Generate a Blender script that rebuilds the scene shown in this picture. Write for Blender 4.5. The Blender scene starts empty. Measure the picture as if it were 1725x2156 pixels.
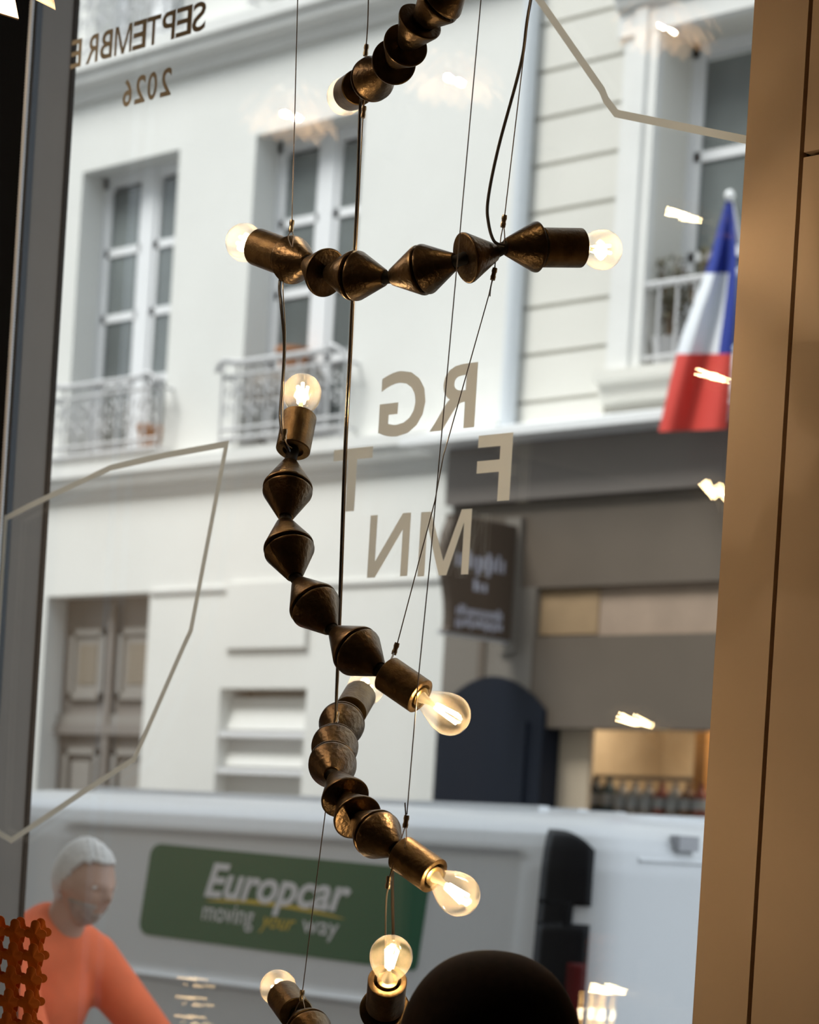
import bpy, bmesh, math, random
from mathutils import Vector, Matrix
random.seed(7)
SC = bpy.context.scene
COL = SC.collection

# ------------------------------------------------------------------ camera
# world: X along the shop window (right), Y out into the street, Z up; z = 0 is the road
FPX, PPX, PPY = 5218.0, 871.0, 1782.0
EYE = Vector((0.0, 0.0, 1.85))
ROLL = math.atan(0.061)
CR, SR = math.cos(ROLL), math.sin(ROLL)
Q = math.sqrt(0.5)
FWD, RGT, UPV = Vector((-Q, Q, 0)), Vector((Q, Q, 0)), Vector((0, 0, 1))
cam_d = bpy.data.cameras.new('camera')
cam = bpy.data.objects.new('camera', cam_d)
COL.objects.link(cam)
ex, ey, ez = CR*RGT + SR*UPV, -SR*RGT + CR*UPV, -FWD
M = Matrix((ex, ey, ez)).transposed().to_4x4()
M.translation = EYE
cam.matrix_world = M
cam_d.sensor_fit = 'AUTO'
cam_d.sensor_width = 36.0
cam_d.lens = FPX/2156*36.0
cam_d.shift_x = (862.5-PPX)/2156
cam_d.shift_y = (PPY-1078)/2156
cam_d.clip_start, cam_d.clip_end = 0.05, 200
cam_d.dof.use_dof = True
cam_d.dof.focus_distance = 3.68
cam_d.dof.aperture_fstop = 5.8
SC.camera = cam

# ------------------------------------------------------------------ sky, sun, exposure
w = bpy.data.worlds.new('sky'); SC.world = w; w.use_nodes = True
bg = w.node_tree.nodes['Background']
bg.inputs[0].default_value = (0.82, 0.90, 1.0, 1)
bg.inputs[1].default_value = 1.75
sun_d = bpy.data.lights.new('sun', 'SUN'); sun_d.energy = 4.3; sun_d.angle = math.radians(24)
sun_d.color = (1.0, 0.98, 0.945)
sun = bpy.data.objects.new('sun', sun_d); COL.objects.link(sun)
sun.rotation_euler = Vector((0.30, 0.62, -0.95)).to_track_quat('-Z', 'Y').to_euler()
vs = SC.view_settings
vs.view_transform = 'Standard'; vs.look = 'None'; vs.exposure = 0.0; vs.gamma = 1.0
vs.use_curve_mapping = False
SC.cycles.use_denoising = True
SC.cycles.max_bounces = 10
SC.cycles.transparent_max_bounces = 24
SC.cycles.sample_clamp_indirect = 4.0
SC.cycles.caustics_reflective = False
SC.cycles.caustics_refractive = False

# ------------------------------------------------------------------ helpers
def ray(x, y):
    dx, dy = x-PPX, y-PPY
    return FWD + RGT*((dx*CR+dy*SR)/FPX) + UPV*((dx*SR-dy*CR)/FPX)
def at(x, y, zc):                 # point seen at a pixel, at distance zc along the view axis
    return EYE + ray(x, y)*zc
def aty(x, y, Y):                 # point seen at a pixel, on the plane Y = const
    d = ray(x, y); return EYE + d*(Y/d.y)

def mat(name, color, rough=0.6, metal=0.0, var=0.0, scale=8.0, color2=None, bump=0.0, spec=0.5, emit=None, estr=0.0, bscale=None):
    m = bpy.data.materials.new(name); m.use_nodes = True
    nt = m.node_tree; b = nt.nodes['Principled BSDF']
    b.inputs['Base Color'].default_value = (*color, 1)
    b.inputs['Roughness'].default_value = rough
    b.inputs['Metallic'].default_value = metal
    b.inputs['Specular IOR Level'].default_value = spec
    if emit:
        b.inputs['Emission Color'].default_value = (*emit, 1); b.inputs['Emission Strength'].default_value = estr
    if var or color2:
        tc = nt.nodes.new('ShaderNodeTexCoord'); n = nt.nodes.new('ShaderNodeTexNoise')
        n.inputs['Scale'].default_value = scale; n.inputs['Detail'].default_value = 6
        r = nt.nodes.new('ShaderNodeValToRGB')
        c2 = color2 or tuple(c*(1-var) for c in color)
        r.color_ramp.elements[0].position = 0.35; r.color_ramp.elements[1].position = 0.68
        r.color_ramp.elements[0].color = (*c2, 1); r.color_ramp.elements[1].color = (*color, 1)
        nt.links.new(tc.outputs['Object'], n.inputs['Vector']); nt.links.new(n.outputs['Fac'], r.inputs[0])
        nt.links.new(r.outputs[0], b.inputs['Base Color'])
    if bump:
        tc = nt.nodes.new('ShaderNodeTexCoord'); n = nt.nodes.new('ShaderNodeTexNoise')
        n.inputs['Scale'].default_value = bscale or scale*6
        bp = nt.nodes.new('ShaderNodeBump'); bp.inputs['Strength'].default_value = bump; bp.inputs['Distance'].default_value = 0.004
        nt.links.new(tc.outputs['Object'], n.inputs['Vector']); nt.links.new(n.outputs['Fac'], bp.inputs['Height'])
        nt.links.new(bp.outputs[0], b.inputs['Normal'])
    return m

def glass_mat(name, f0=0.04, tint=(1, 1, 1), haze=0.0, hazecol=(1, .8, .5), power=5.0):
    """thin clear glass: transparent + mirror by Schlick, optional faint haze"""
    m = bpy.data.materials.new(name); m.use_nodes = True
    nt = m.node_tree; nt.nodes.clear()
    out = nt.nodes.new('ShaderNodeOutputMaterial')
    tr = nt.nodes.new('ShaderNodeBsdfTransparent'); tr.inputs[0].default_value = (*tint, 1)
    gl = nt.nodes.new('ShaderNodeBsdfGlossy'); gl.inputs['Roughness'].default_value = 0.0
    lw = nt.nodes.new('ShaderNodeLayerWeight'); lw.inputs['Blend'].default_value = 0.5
    pw = nt.nodes.new('ShaderNodeMath'); pw.operation = 'POWER'; pw.inputs[1].default_value = power
    ml = nt.nodes.new('ShaderNodeMath'); ml.operation = 'MULTIPLY_ADD'; ml.inputs[1].default_value = 1-f0; ml.inputs[2].default_value = f0
    mx = nt.nodes.new('ShaderNodeMixShader')
    nt.links.new(lw.outputs['Facing'], pw.inputs[0]); nt.links.new(pw.outputs[0], ml.inputs[0])
    nt.links.new(ml.outputs[0], mx.inputs[0]); nt.links.new(tr.outputs[0], mx.inputs[1]); nt.links.new(gl.outputs[0], mx.inputs[2])
    last = mx
    if haze:
        tl = nt.nodes.new('ShaderNodeBsdfTranslucent'); tl.inputs[0].default_value = (*hazecol, 1)
        m2 = nt.nodes.new('ShaderNodeMixShader'); m2.inputs[0].default_value = haze
        nt.links.new(mx.outputs[0], m2.inputs[1]); nt.links.new(tl.outputs[0], m2.inputs[2]); last = m2
    nt.links.new(last.outputs[0], out.inputs[0])
    return m

def emat(name, color, strength):
    m = bpy.data.materials.new(name); m.use_nodes = True
    nt = m.node_tree; nt.nodes.clear()
    o = nt.nodes.new('ShaderNodeOutputMaterial'); e = nt.nodes.new('ShaderNodeEmission')
    e.inputs[0].default_value = (*color, 1); e.inputs[1].default_value = strength
    nt.links.new(e.outputs[0], o.inputs[0]); return m

class MB:
    """collects geometry, build() links it as one mesh object"""
    def __init__(s): s.v, s.f, s.mi = [], [], []
    def add(s, vs, fs, mi=0):
        o = len(s.v); s.v += [tuple(v) for v in vs]; s.f += [tuple(i+o for i in f) for f in fs]; s.mi += [mi]*len(fs); return s
    def box(s, x0, x1, y0, y1, z0, z1, mi=0):
        x0, x1 = sorted((x0, x1)); y0, y1 = sorted((y0, y1)); z0, z1 = sorted((z0, z1))
        return s.add([(x0,y0,z0),(x1,y0,z0),(x1,y1,z0),(x0,y1,z0),(x0,y0,z1),(x1,y0,z1),(x1,y1,z1),(x0,y1,z1)],
                     [(0,3,2,1),(4,5,6,7),(0,1,5,4),(1,2,6,5),(2,3,7,6),(3,0,4,7)], mi)
    def tube(s, pts, r, n=8, closed=False, mi=0):
        pts = [Vector(p) for p in pts]; rs = r if isinstance(r, (list, tuple)) else [r]*len(pts)
        vs, N = [], len(pts); up = None
        for i, p in enumerate(pts):
            if closed: t = pts[(i+1) % N]-pts[i-1]
            else: t = pts[min(i+1, N-1)]-pts[max(i-1, 0)]
            t.normalize()
            if up is None: up = t.orthogonal().normalized()
            up = (up - t*up.dot(t)); up = up.normalized() if up.length > 1e-6 else t.orthogonal().normalized()
            b = t.cross(up)
            for k in range(n):
                a = 2*math.pi*k/n; vs.append(p+(up*math.cos(a)+b*math.sin(a))*rs[i])
        fs = []
        for i in range(N if closed else N-1):
            j = (i+1) % N
            for k in range(n):
                l = (k+1) % n; fs.append((i*n+k, i*n+l, j*n+l, j*n+k))
        if not closed: fs += [tuple(reversed(range(n))), tuple((N-1)*n+k for k in range(n))]
        return s.add(vs, fs, mi)
    def lathe(s, prof, n=40, p0=(0,0,0), ax=(0,0,1), mi=0):
        """profile of (t, r) along an axis from p0"""
        p0 = Vector(p0); ax = Vector(ax).normalized(); u = ax.orthogonal().normalized(); v = ax.cross(u)
        vs, fs, rings = [], [], []
        for t, r in prof:
            if r < 1e-7: rings.append([len(vs)]); vs.append(p0+ax*t)
            else:
                rings.append(list(range(len(vs), len(vs)+n)))
                for k in range(n):
                    a = 2*math.pi*k/n; vs.append(p0+ax*t+(u*math.cos(a)+v*math.sin(a))*r)
        for a, b in zip(rings, rings[1:]):
            if len(a) == 1 and len(b) == 1: continue
            for k in range(n):
                l = (k+1) % n
                if len(a) == 1: fs.append((a[0], b[l], b[k]))
                elif len(b) == 1: fs.append((a[k], a[l], b[0]))
                else: fs.append((a[k], a[l], b[l], b[k]))
        return s.add(vs, fs, mi)
    def ell(s, c, rx, ry, rz, n=16, mi=0):
        prof = [(-math.cos(math.pi*i/n), math.sin(math.pi*i/n)) for i in range(n+1)]
        o = len(s.v); s.lathe([(t, max(r, 0)) for t, r in prof], 2*n, mi=mi)
        for i in range(o, len(s.v)):
            v = s.v[i]; s.v[i] = (c[0]+v[0]*rx, c[1]+v[1]*ry, c[2]+v[2]*rz)
        return s
    def build(s, name, m, parent=None, smooth=False, **props):
        me = bpy.data.meshes.new(name); me.from_pydata(s.v, [], s.f)
        for x in (m if isinstance(m, (list, tuple)) else [m]): me.materials.append(x)
        if any(s.mi): me.polygons.foreach_set('material_index', s.mi)
        me.update()
        return link(name, me, parent, smooth, **props)

def link(name, me, parent=None, smooth=False, **props):
    if smooth:
        me.polygons.foreach_set('use_smooth', [True]*len(me.polygons))
        try: me.set_sharp_from_angle(angle=math.radians(40))
        except Exception: pass
    o = bpy.data.objects.new(name, me); COL.objects.link(o); hang(o, parent)
    for k, v in props.items(): o[k] = v
    return o
def wloc(o):
    v = Vector(o.location)
    while o.parent: o = o.parent; v = v + o.location if o.type == 'EMPTY' and False else v
    return v
BASE = {}
def hang(o, parent):
    if parent is None: return
    o.parent = parent
    o.matrix_parent_inverse = Matrix.Translation(-BASE.get(parent.name, Vector((0, 0, 0))))
def thing(name, label, cat, loc=(0, 0, 0), group=None):
    o = bpy.data.objects.new(name, None); COL.objects.link(o); o.location = loc; o.empty_display_size = 0.1
    BASE[o.name] = Vector(loc); o['label'] = label; o['category'] = cat
    if group: o['group'] = group
    return o
def tag(o, label, cat, group=None, kind=None):
    o['label'] = label; o['category'] = cat
    if group: o['group'] = group
    if kind: o['kind'] = kind
    return o
def struct(o): o['kind'] = 'structure'; return o
def box(name, m, parent, *a, **k): return MB().box(*a).build(name, m, parent, **k)
def smoothpts(pts, k=8):
    """Catmull-Rom through points"""
    P = [Vector(p) for p in pts]; out = []
    for i in range(len(P)-1):
        a, b, c, d = P[max(i-1, 0)], P[i], P[i+1], P[min(i+2, len(P)-1)]
        for j in range(k):
            t = j/k
            out.append(0.5*((2*b)+(c-a)*t+(2*a-5*b+4*c-d)*t*t+(3*b-a-3*c+d)*t**3))
    out.append(P[-1]); return out
def holes_wall(mb, x0, x1, z0, z1, y, holes, depth, mi=0):
    """vertical face at Y=y with rectangular openings and their reveals (one connected sheet)"""
    xs = sorted({x0, x1, *[h[0] for h in holes], *[h[1] for h in holes]}); zs = sorted({z0, z1, *[h[2] for h in holes], *[h[3] for h in holes]})
    xs = [x for x in xs if x0 <= x <= x1]; zs = [z for z in zs if z0 <= z <= z1]
    idx, V, F = {}, [], []
    def vid(x, yy, z):
        k = (round(x, 4), round(yy, 4), round(z, 4))
        if k not in idx: idx[k] = len(V); V.append(k)
        return idx[k]
    for a, b in zip(xs, xs[1:]):
        for c, d in zip(zs, zs[1:]):
            mx, mz = (a+b)/2, (c+d)/2
            if any(h[0] < mx < h[1] and h[2] < mz < h[3] for h in holes): continue
            F.append((vid(a, y, c), vid(b, y, c), vid(b, y, d), vid(a, y, d)))
    for h in holes:
        a, b, c, d = h[:4]; e = y+depth
        hx = [x for x in xs if a <= x <= b]; hz = [z for z in zs if c <= z <= d]
        for p, q_ in zip(hz, hz[1:]):
            F.append((vid(a, y, p), vid(a, e, p), vid(a, e, q_), vid(a, y, q_))); F.append((vid(b, y, q_), vid(b, e, q_), vid(b, e, p), vid(b, y, p)))
        for p, q_ in zip(hx, hx[1:]):
            F.append((vid(p, y, c), vid(q_, y, c), vid(q_, e, c), vid(p, e, c))); F.append((vid(p, y, d), vid(p, e, d), vid(q_, e, d), vid(q_, y, d)))
    mb.add(V, F, mi)
def text2d(s, bold=0.0, shear=0.0):
    cu = bpy.data.curves.new('t', 'FONT'); cu.body = s; cu.size = 1; cu.offset = bold; cu.shear = shear; cu.resolution_u = 4
    o = bpy.data.objects.new('t', cu); COL.objects.link(o)
    me = o.evaluated_get(bpy.context.evaluated_depsgraph_get()).to_mesh()
    V = [(v.co.x, v.co.y) for v in me.vertices]; F = [tuple(p.vertices) for p in me.polygons]
    bpy.data.objects.remove(o); bpy.data.curves.remove(cu)
    x0, x1 = min(v[0] for v in V), max(v[0] for v in V); y0, y1 = min(v[1] for v in V), max(v[1] for v in V)
    return V, F, (x0, x1, y0, y1)
def text_fit(s, fn, bold=0.0, shear=0.0, band=None):
    """letters as flat mesh data; fn maps (u, v) in the unit box to 3D; band fixes the vertical extent (y0, y1) of the unit box"""
    V, F, (x0, x1, y0, y1) = text2d(s, bold, shear)
    if band: y0, y1 = band
    return [fn((a-x0)/(x1-x0), (b-y0)/(y1-y0)) for a, b in V], F

# ------------------------------------------------------------------ materials
m_plaster = mat('white_render', (.80, .80, .77), .9, var=.05, scale=1.2)
m_cream = mat('cream_stone', (.745, .73, .675), .9, var=.06, scale=1.5)
m_ledge = mat('pale_ledge', (.80, .80, .78), .8, var=.06, scale=3)
m_zinc = mat('zinc', (.86, .87, .88), .5, metal=0)
m_winwhite = mat('white_joinery', (.84, .85, .87), .5)
m_pane = mat('window_pane', (.20, .225, .225), .12, var=.45, scale=1.1, spec=.6)
m_curtain = mat('grey_blind', (.42, .43, .43), .9, var=.2, scale=3)
m_iron = mat('painted_iron', (.60, .60, .61), .6)
m_door = mat('taupe_door', (.22, .20, .185), .6, var=.1, scale=4)
m_doorpan = mat('taupe_panel', (.27, .255, .235), .6)
m_brownglass = mat('door_glazing', (.20, .165, .12), .35)
m_taupe = mat('shopfront_taupe', (.150, .118, .090), .55, var=.1, scale=2)
m_taupe2 = mat('shopfront_fascia', (.23, .20, .18), .5, var=.08, scale=2)
m_taupe3 = mat('shopfront_pilaster', (.21, .185, .158), .5)
m_navy = mat('navy_lacquer', (.010, .014, .024), .5, spec=.2)
m_sign = mat('sign_brown', (.085, .06, .042), .6)
m_signtext = mat('sign_lettering', (.55, .56, .66), .6)
m_transom = mat('lit_transom', (.42, .31, .23), .7, var=.2, scale=3)
m_shopin = mat('shop_interior', (.56, .43, .28), .8, color2=(.42, .31, .19), scale=2.5)
m_asphalt = mat('asphalt', (.09, .09, .09), .9, var=.3, scale=20)
m_pave = mat('pavement', (.30, .29, .28), .9, var=.15, scale=5)
m_ext = mat('stone_street_front', (.46, .44, .40), .9, var=.1, scale=1)
m_tan = mat('tan_paint', (.51, .385, .275), .62, var=.04, scale=3, bump=.05)
m_groove = mat('dark_groove', (.03, .02, .012), .8)
m_wallin = mat('warm_beige_paint', (.42, .34, .27), .8, var=.05, scale=2)
m_ceil = mat('ceiling_paint', (.45, .38, .31), .85, var=.03, scale=2)
m_floor = mat('oak_floor', (.22, .13, .07), .4, color2=(.15, .085, .045), scale=6)
m_blackframe = mat('black_frame', (.008, .0065, .005), .9, spec=.08)
m_greyjamb = mat('grey_jamb', (.29, .25, .212), .7, var=.06, scale=6)
m_greyjamb2 = mat('blue_grey_bead', (.06, .07, .085), .5)
m_chain = mat('bead_chain_metal', (.80, .86, .95), .5)
m_vinyl = mat('beige_vinyl', (.74, .71, .62), .6)
_nt = m_vinyl.node_tree; _b = _nt.nodes['Principled BSDF']; _o = [n for n in _nt.nodes if n.type == 'OUTPUT_MATERIAL'][0]
_t = _nt.nodes.new('ShaderNodeBsdfTranslucent'); _t.inputs[0].default_value = (.70, .65, .54, 1); _m = _nt.nodes.new('ShaderNodeMixShader'); _m.inputs[0].default_value = .50
_nt.links.new(_b.outputs[0], _m.inputs[1]); _nt.links.new(_t.outputs[0], _m.inputs[2]); _nt.links.new(_m.outputs[0], _o.inputs[0])
m_vinyl_backlit = mat('backlit_dark_vinyl', (.34, .305, .235), .6)  # same vinyl, backlit darkness of the top text put into the colour
m_bronze = mat('patinated_bronze', (.205, .138, .072), .36, metal=.92, color2=(.095, .062, .032), scale=28, bump=.25, bscale=160)
m_bronze2 = mat('socket_bronze', (.22, .145, .066), .42, metal=.88, color2=(.13, .082, .038), scale=45, bump=.2, bscale=200)
m_gap = mat('black_spacer', (.012, .010, .008), .7)
m_brass = mat('brass_cap', (.85, .58, .22), .3, metal=1)
m_steel = mat('steel_cable', (.30, .24, .18), .4, metal=.9)
m_ferr = mat('crimp_metal', (.50, .41, .28), .35, metal=.95)
m_cord = mat('black_cord', (.03, .022, .015), .45)
m_bulb = glass_mat('bulb_glass', .05, (1, .975, .93), haze=.026, hazecol=(1, .86, .62))
m_fil = emat('led_filament', (1.0, .74, .40), 55)
m_stem = mat('bulb_stem', (.8, .7, .5), .4, emit=(1, .72, .35), estr=.25)
m_glass = glass_mat('window_glass', .045, (.985, .99, .985))
m_orange = mat('orange_leather', (.80, .19, .012), .5, var=.25, scale=30)
m_orange_dk = mat('orange_link', (.10, .022, .004), .7)
m_copper = mat('petal_metal', (.80, .62, .46), .4, metal=.55)
m_lampglow = emat('frosted_lamp', (1, .84, .66), 2.0)
m_vanw = mat('van_white', (.80, .815, .84), .28, spec=.6)
m_vanblk = mat('van_black_plastic', (.008, .008, .010), .35, spec=.18)
m_vanred = mat('red_lens', (.10, .008, .008), .3, spec=.2)
m_tyre = mat('tyre_rubber', (.02, .02, .02), .85)
m_hub = mat('hub_grey', (.4, .4, .42), .4, metal=.6)
m_green = mat('banner_green', (.018, .13, .062), .45)
m_bwhite = mat('banner_white', (.82, .82, .84), .5)
m_yellow = mat('banner_yellow', (.72, .52, .05), .5)
m_blue = mat('flag_blue', (.014, .035, .27), .8)
m_fwhite = mat('flag_white', (.74, .77, .82), .8)
m_red = mat('flag_red', (.62, .055, .04), .8)
m_skin = mat('skin', (.50, .32, .25), .55, var=.12, scale=18)
m_whair = mat('white_hair', (.72, .71, .69), .8, var=.2, scale=60)
m_beard = mat('grey_beard', (.42, .38, .35), .9, var=.3, scale=60)
m_shirt = mat('orange_knit', (.88, .165, .06), .85, var=.12, scale=14)
m_shirt2 = mat('red_cuff', (.75, .06, .025), .85)
m_trous = mat('grey_trousers', (.10, .105, .115), .85)
m_shoe = mat('dark_shoe', (.03, .028, .026), .6)
m_dhair = mat('dark_hair', (.016, .009, .006), .85, var=.4, scale=90, spec=.15)
m_dtop = mat('black_top', (.012, .012, .013), .85)
m_eye = mat('eye_dark', (.03, .02, .015), .7, spec=.1)
m_leaf = mat('dry_leaf', (.15, .14, .085), .8, var=.35, scale=9)
m_twig = mat('dry_twig', (.16, .11, .07), .9)
m_terra = mat('terracotta', (.42, .19, .09), .8)
m_crate = mat('pale_wicker', (.42, .38, .34), .9, var=.3, scale=30)
m_plinth = mat('plinth_white', (.6, .56, .5), .7)
GLASSC = [mat('bottle_dark', (.012, .02, .024), .2), mat('bottle_teal', (.05, .075, .08), .25), mat('bottle_amber', (.17, .08, .035), .3), mat('bottle_clear', (.28, .26, .24), .3), mat('bottle_red', (.22, .05, .03), .3)]
m_blabel = mat('bottle_label', (.34, .36, .37), .7)

# ================================================================== THE STREET
FY = 11.9
struct(box('ground_street', m_asphalt, None, -40, 30, 3.3, 40, -.3, 0.0))
struct(box('ground_pavement_near', m_pave, None, -40, 30, 3.30, 4.9, -.2, .12))
struct(box('ground_pavement_far', m_pave, None, -40, 30, 9.7, 11.95, -.2, .12))

# ---- white rendered building across the street
wb = thing('white_apartment_building', 'white rendered apartment building with grey panelled street door, left across the street', 'building', (-17, FY, .12))
WIN = [(-16.09, -14.88, 4.74, 7.06), (-13.99, -12.83, 4.69, 7.02), (-18.3, -17.1, 4.74, 7.06)]
UPW = [(-16.05, -14.95, 8.0, 10.3), (-13.95, -12.85, 8.0, 10.3)]
DOOR = (-16.22, -14.91, .12, 3.67)
SHUT = (-14.02, -13.07, 1.2, 2.93)
mb = MB(); holes_wall(mb, -24, -11.235, .12, 13.5, FY, WIN+UPW+[DOOR, SHUT], .30)
mb.build('wall', m_plaster, wb)
box('wall_backing', m_plaster, wb, -24, -11.235, FY+.32, FY+.5, .12, 13.5)
def moulding(name, par, x0, x1, prof, m):
    """horizontal moulding: profile of (projection, z) swept along X in front of FY"""
    n = len(prof); V = [(x0, FY-p, z) for p, z in prof]+[(x1, FY-p, z) for p, z in prof]
    F = [(i, i+1, n+i+1, n+i) for i in range(n-1)]+[tuple(range(n)), tuple(range(2*n-1, n-1, -1))]
    return MB().add(V, F).build(name, m, par)
moulding('cornice', wb, -24, -11.24, [(-.02, 7.93), (.20, 7.89), (.20, 7.80), (.16, 7.77), (.15, 7.72), (.07, 7.69), (.05, 7.62), (-.02, 7.60)], m_ledge)
moulding('cornice', wb, -24, -11.24, [(-.02, 4.70), (.15, 4.66), (.15, 4.58), (.12, 4.55), (.10, 4.50), (.04, 4.47), (.03, 4.42), (-.02, 4.40)], m_ledge)
moulding('string_course', wb, -14.9, -11.24, [(-.02, 3.69), (.025, 3.68), (.02, 3.65), (-.02, 3.645)], m_ledge)
def french_window(par, x0, x1, z0, z1, rows, y=FY+.22, blind=None):
    mb = MB(); fr = .055; xm = (x0+x1)/2
    mb.box(x0, x0+fr, y, y+.06, z0, z1).box(x1-fr, x1, y, y+.06, z0, z1).box(x0, x1, y, y+.06, z1-.09, z1).box(x0, x1, y, y+.06, z0, z0+.12)
    mb.box(xm-.075, xm+.075, y-.015, y+.06, z0, z1)
    for sx, ex_ in ((x0+fr, xm-.075), (xm+.075, x1-fr)):
        mb.box(sx, sx+.05, y+.005, y+.055, z0+.1, z1-.09).box(ex_-.05, ex_, y+.005, y+.055, z0+.1, z1-.09)
        for i in range(1, rows):
            zz = z0+.12+(z1-.09-z0-.12)*i/rows
            mb.box(sx, ex_, y+.005, y+.055, zz-.032, zz+.032)
    wdw = mb.build('window', m_winwhite, par)
    for k, (sx, ex_) in enumerate(((x0+fr+.05, xm-.125), (xm+.125, x1-fr-.05))):
        for i in range(rows):
            a = z0+.12+(z1-.09-z0-.12)*i/rows; b = z0+.12+(z1-.09-z0-.12)*(i+1)/rows
            box('pane', m_curtain if blind and k == blind-1 else m_pane, wdw, sx-.004, ex_+.004, y+.022, y+.034, a+.028, b-.028)
    return wdw
def railing(par, x0, x1, z0, z1, m, y=FY-.13):
    mb = MB()
    mb.tube(smoothpts([(x0-.02, y-.04, z1-.05), (x0+.08, y-.07, z1+.01), (x0+.25, y-.02, z1), (x1-.25, y-.02, z1), (x1-.08, y-.07, z1+.01), (x1+.02, y-.04, z1-.05)], 5), .022, 6)
    mb.tube([(x0, y, z1-.09), (x1, y, z1-.09)], .014, 6).tube([(x0, y, z0+.12), (x1, y, z0+.12)], .014, 6).tube([(x0, y, z0+.05), (x1, y, z0+.05)], .016, 6)
    n = 8
    for i in range(n+1):
        x = x0+(x1-x0)*i/n; mb.tube([(x, y, z0+.02), (x, y, z1)], .010, 6)
    for i in range(n):
        cx = x0+(x1-x0)*(i+.5)/n; r = (x1-x0)/n*.36
        for cz, sg in ((z1-.2, 1), (z0+.27, -1)):
            pts = []
            for k in range(15):
                a = math.pi*.5*sg+k*.45; rr = r*(1-.045*k); pts.append((cx+rr*math.cos(a)*(1 if i % 2 else -1), y, cz+rr*math.sin(a)))
            mb.tube(pts, .009, 5)
    for x in (x0, x1): mb.tube([(x, y, z0+.05), (x, FY+.1, z0+.05)], .012, 5).tube([(x, y, z1-.09), (x, FY+.1, z1-.09)], .012, 5)
    return mb.build('balcony_railing', m, par)
for h in WIN: french_window(wb, *h, 4); railing(wb, h[0]-.06, h[1]+.1, 4.70, 5.30, m_iron)
for i, h in enumerate(UPW): french_window(wb, *h, 4, blind=1); railing(wb, h[0]-.06, h[1]+.1, 7.93, 8.55, m_iron)
for h in WIN: box('window_sill', m_ledge, wb, h[0]-.05, h[1]+.05, FY-.10, FY+.2, h[2]-.07, h[2])
# street door, two leaves
dx0, dx1, dy = DOOR[0], DOOR[1], FY+.20
dr = box('street_door', m_door, wb, dx0, dx1, dy, dy+.05, .12, 3.67)
dm = (dx0+dx1)/2
box('cover_strip', m_door, dr, dm-.035, dm+.035, dy-.05, dy, .12, 3.6)
box('mid_rail', m_door, dr, dx0, dx1, dy-.06, dy, 2.58, 2.66); box('mid_rail', m_doorpan, dr, dx0, dx1, dy-.035, dy, 2.66, 2.74)
for s_, e_ in ((dx0+.12, dm-.09), (dm+.09, dx1-.10)):
    for za, zb, mm in ((2.86, 3.42, m_doorpan), (1.15, 2.47, m_doorpan)):
        f = MB(); 
        f.box(s_, s_+.05, dy-.035, dy, za, zb).box(e_-.05, e_, dy-.035, dy, za, zb).box(s_, e_, dy-.035, dy, zb-.05, zb).box(s_, e_, dy-.035, dy, za, za+.05)
        f.build('panel_frame', m_doorpan, dr)
        if za > 2: box('glazing', m_brownglass, dr, s_+.11, e_-.11, dy-.02, dy-.004, za+.12, zb-.12); box('panel', m_doorpan, dr, s_+.05, e_-.05, dy-.014, dy, za+.05, zb-.05)
        else: box('panel', m_doorpan, dr, s_+.10, e_-.10, dy-.025, dy, za+.10, zb-.10)
# plaster sign panel and low window with slatted shutter
box('plaster_panel', m_plaster, wb, -13.97, -13.09, FY-.035, FY+.01, 3.22, 3.70)
sh = box('shutter', m_plaster, wb, SHUT[0], SHUT[1], FY+.13, FY+.18, SHUT[2], SHUT[3]-.06)
a, b = SHUT[0], SHUT[1]
for za, zb, p, k in ((2.63, 2.86, .07, 0), (2.36, 2.55, .07, 0), (1.25, 2.29, .02, 0), (2.575, 2.615, .12, 1), (2.305, 2.345, .12, 1)):
    if k: box('slat', m_winwhite, sh, a, b, FY+.13-p, FY+.13, za, zb)
    else: MB().add([(a, FY+.13-p, za), (b, FY+.13-p, za), (b, FY+.13, zb), (a, FY+.13, zb), (a, FY+.14, za), (b, FY+.14, za), (b, FY+.14, zb), (a, FY+.14, zb)], [(0, 1, 2, 3), (0, 4, 5, 1), (1, 5, 6, 2), (0, 3, 7, 4), (3, 2, 6, 7)]).build('slat', m_plaster, sh)
# pots on balconies of the white building
def pot(par_label, x, z, r, h, m, y, name='flower_pot'):
    o = MB().lathe([(0, 0), (0, r*.72), (h*.8, r*.95), (h*.8, r*1.08), (h, r*1.08), (h, r*.9), (h*.85, r*.85), (h*.85, 0)], 20, (x, y, z)).build(name, m, None, True)
    return tag(o, par_label, 'pot')
pot('brown pot at the foot of the leftmost window, behind the balcony railing', -15.08, 4.745, .10, .22, m_terra, FY+.04)
p_ = aty(585, 750, FY-.03)
cr = box('wicker_window_box', m_crate, None, p_.x-.32, p_.x+.30, FY-.02, FY+.16, 5.02, 5.24)
tag(cr, 'pale wicker window box on the balcony of the middle window', 'window box')
pot('orange terracotta pot standing in the wicker window box', p_.x+.05, 5.24, .12, .17, m_terra, FY+.07)

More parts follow.
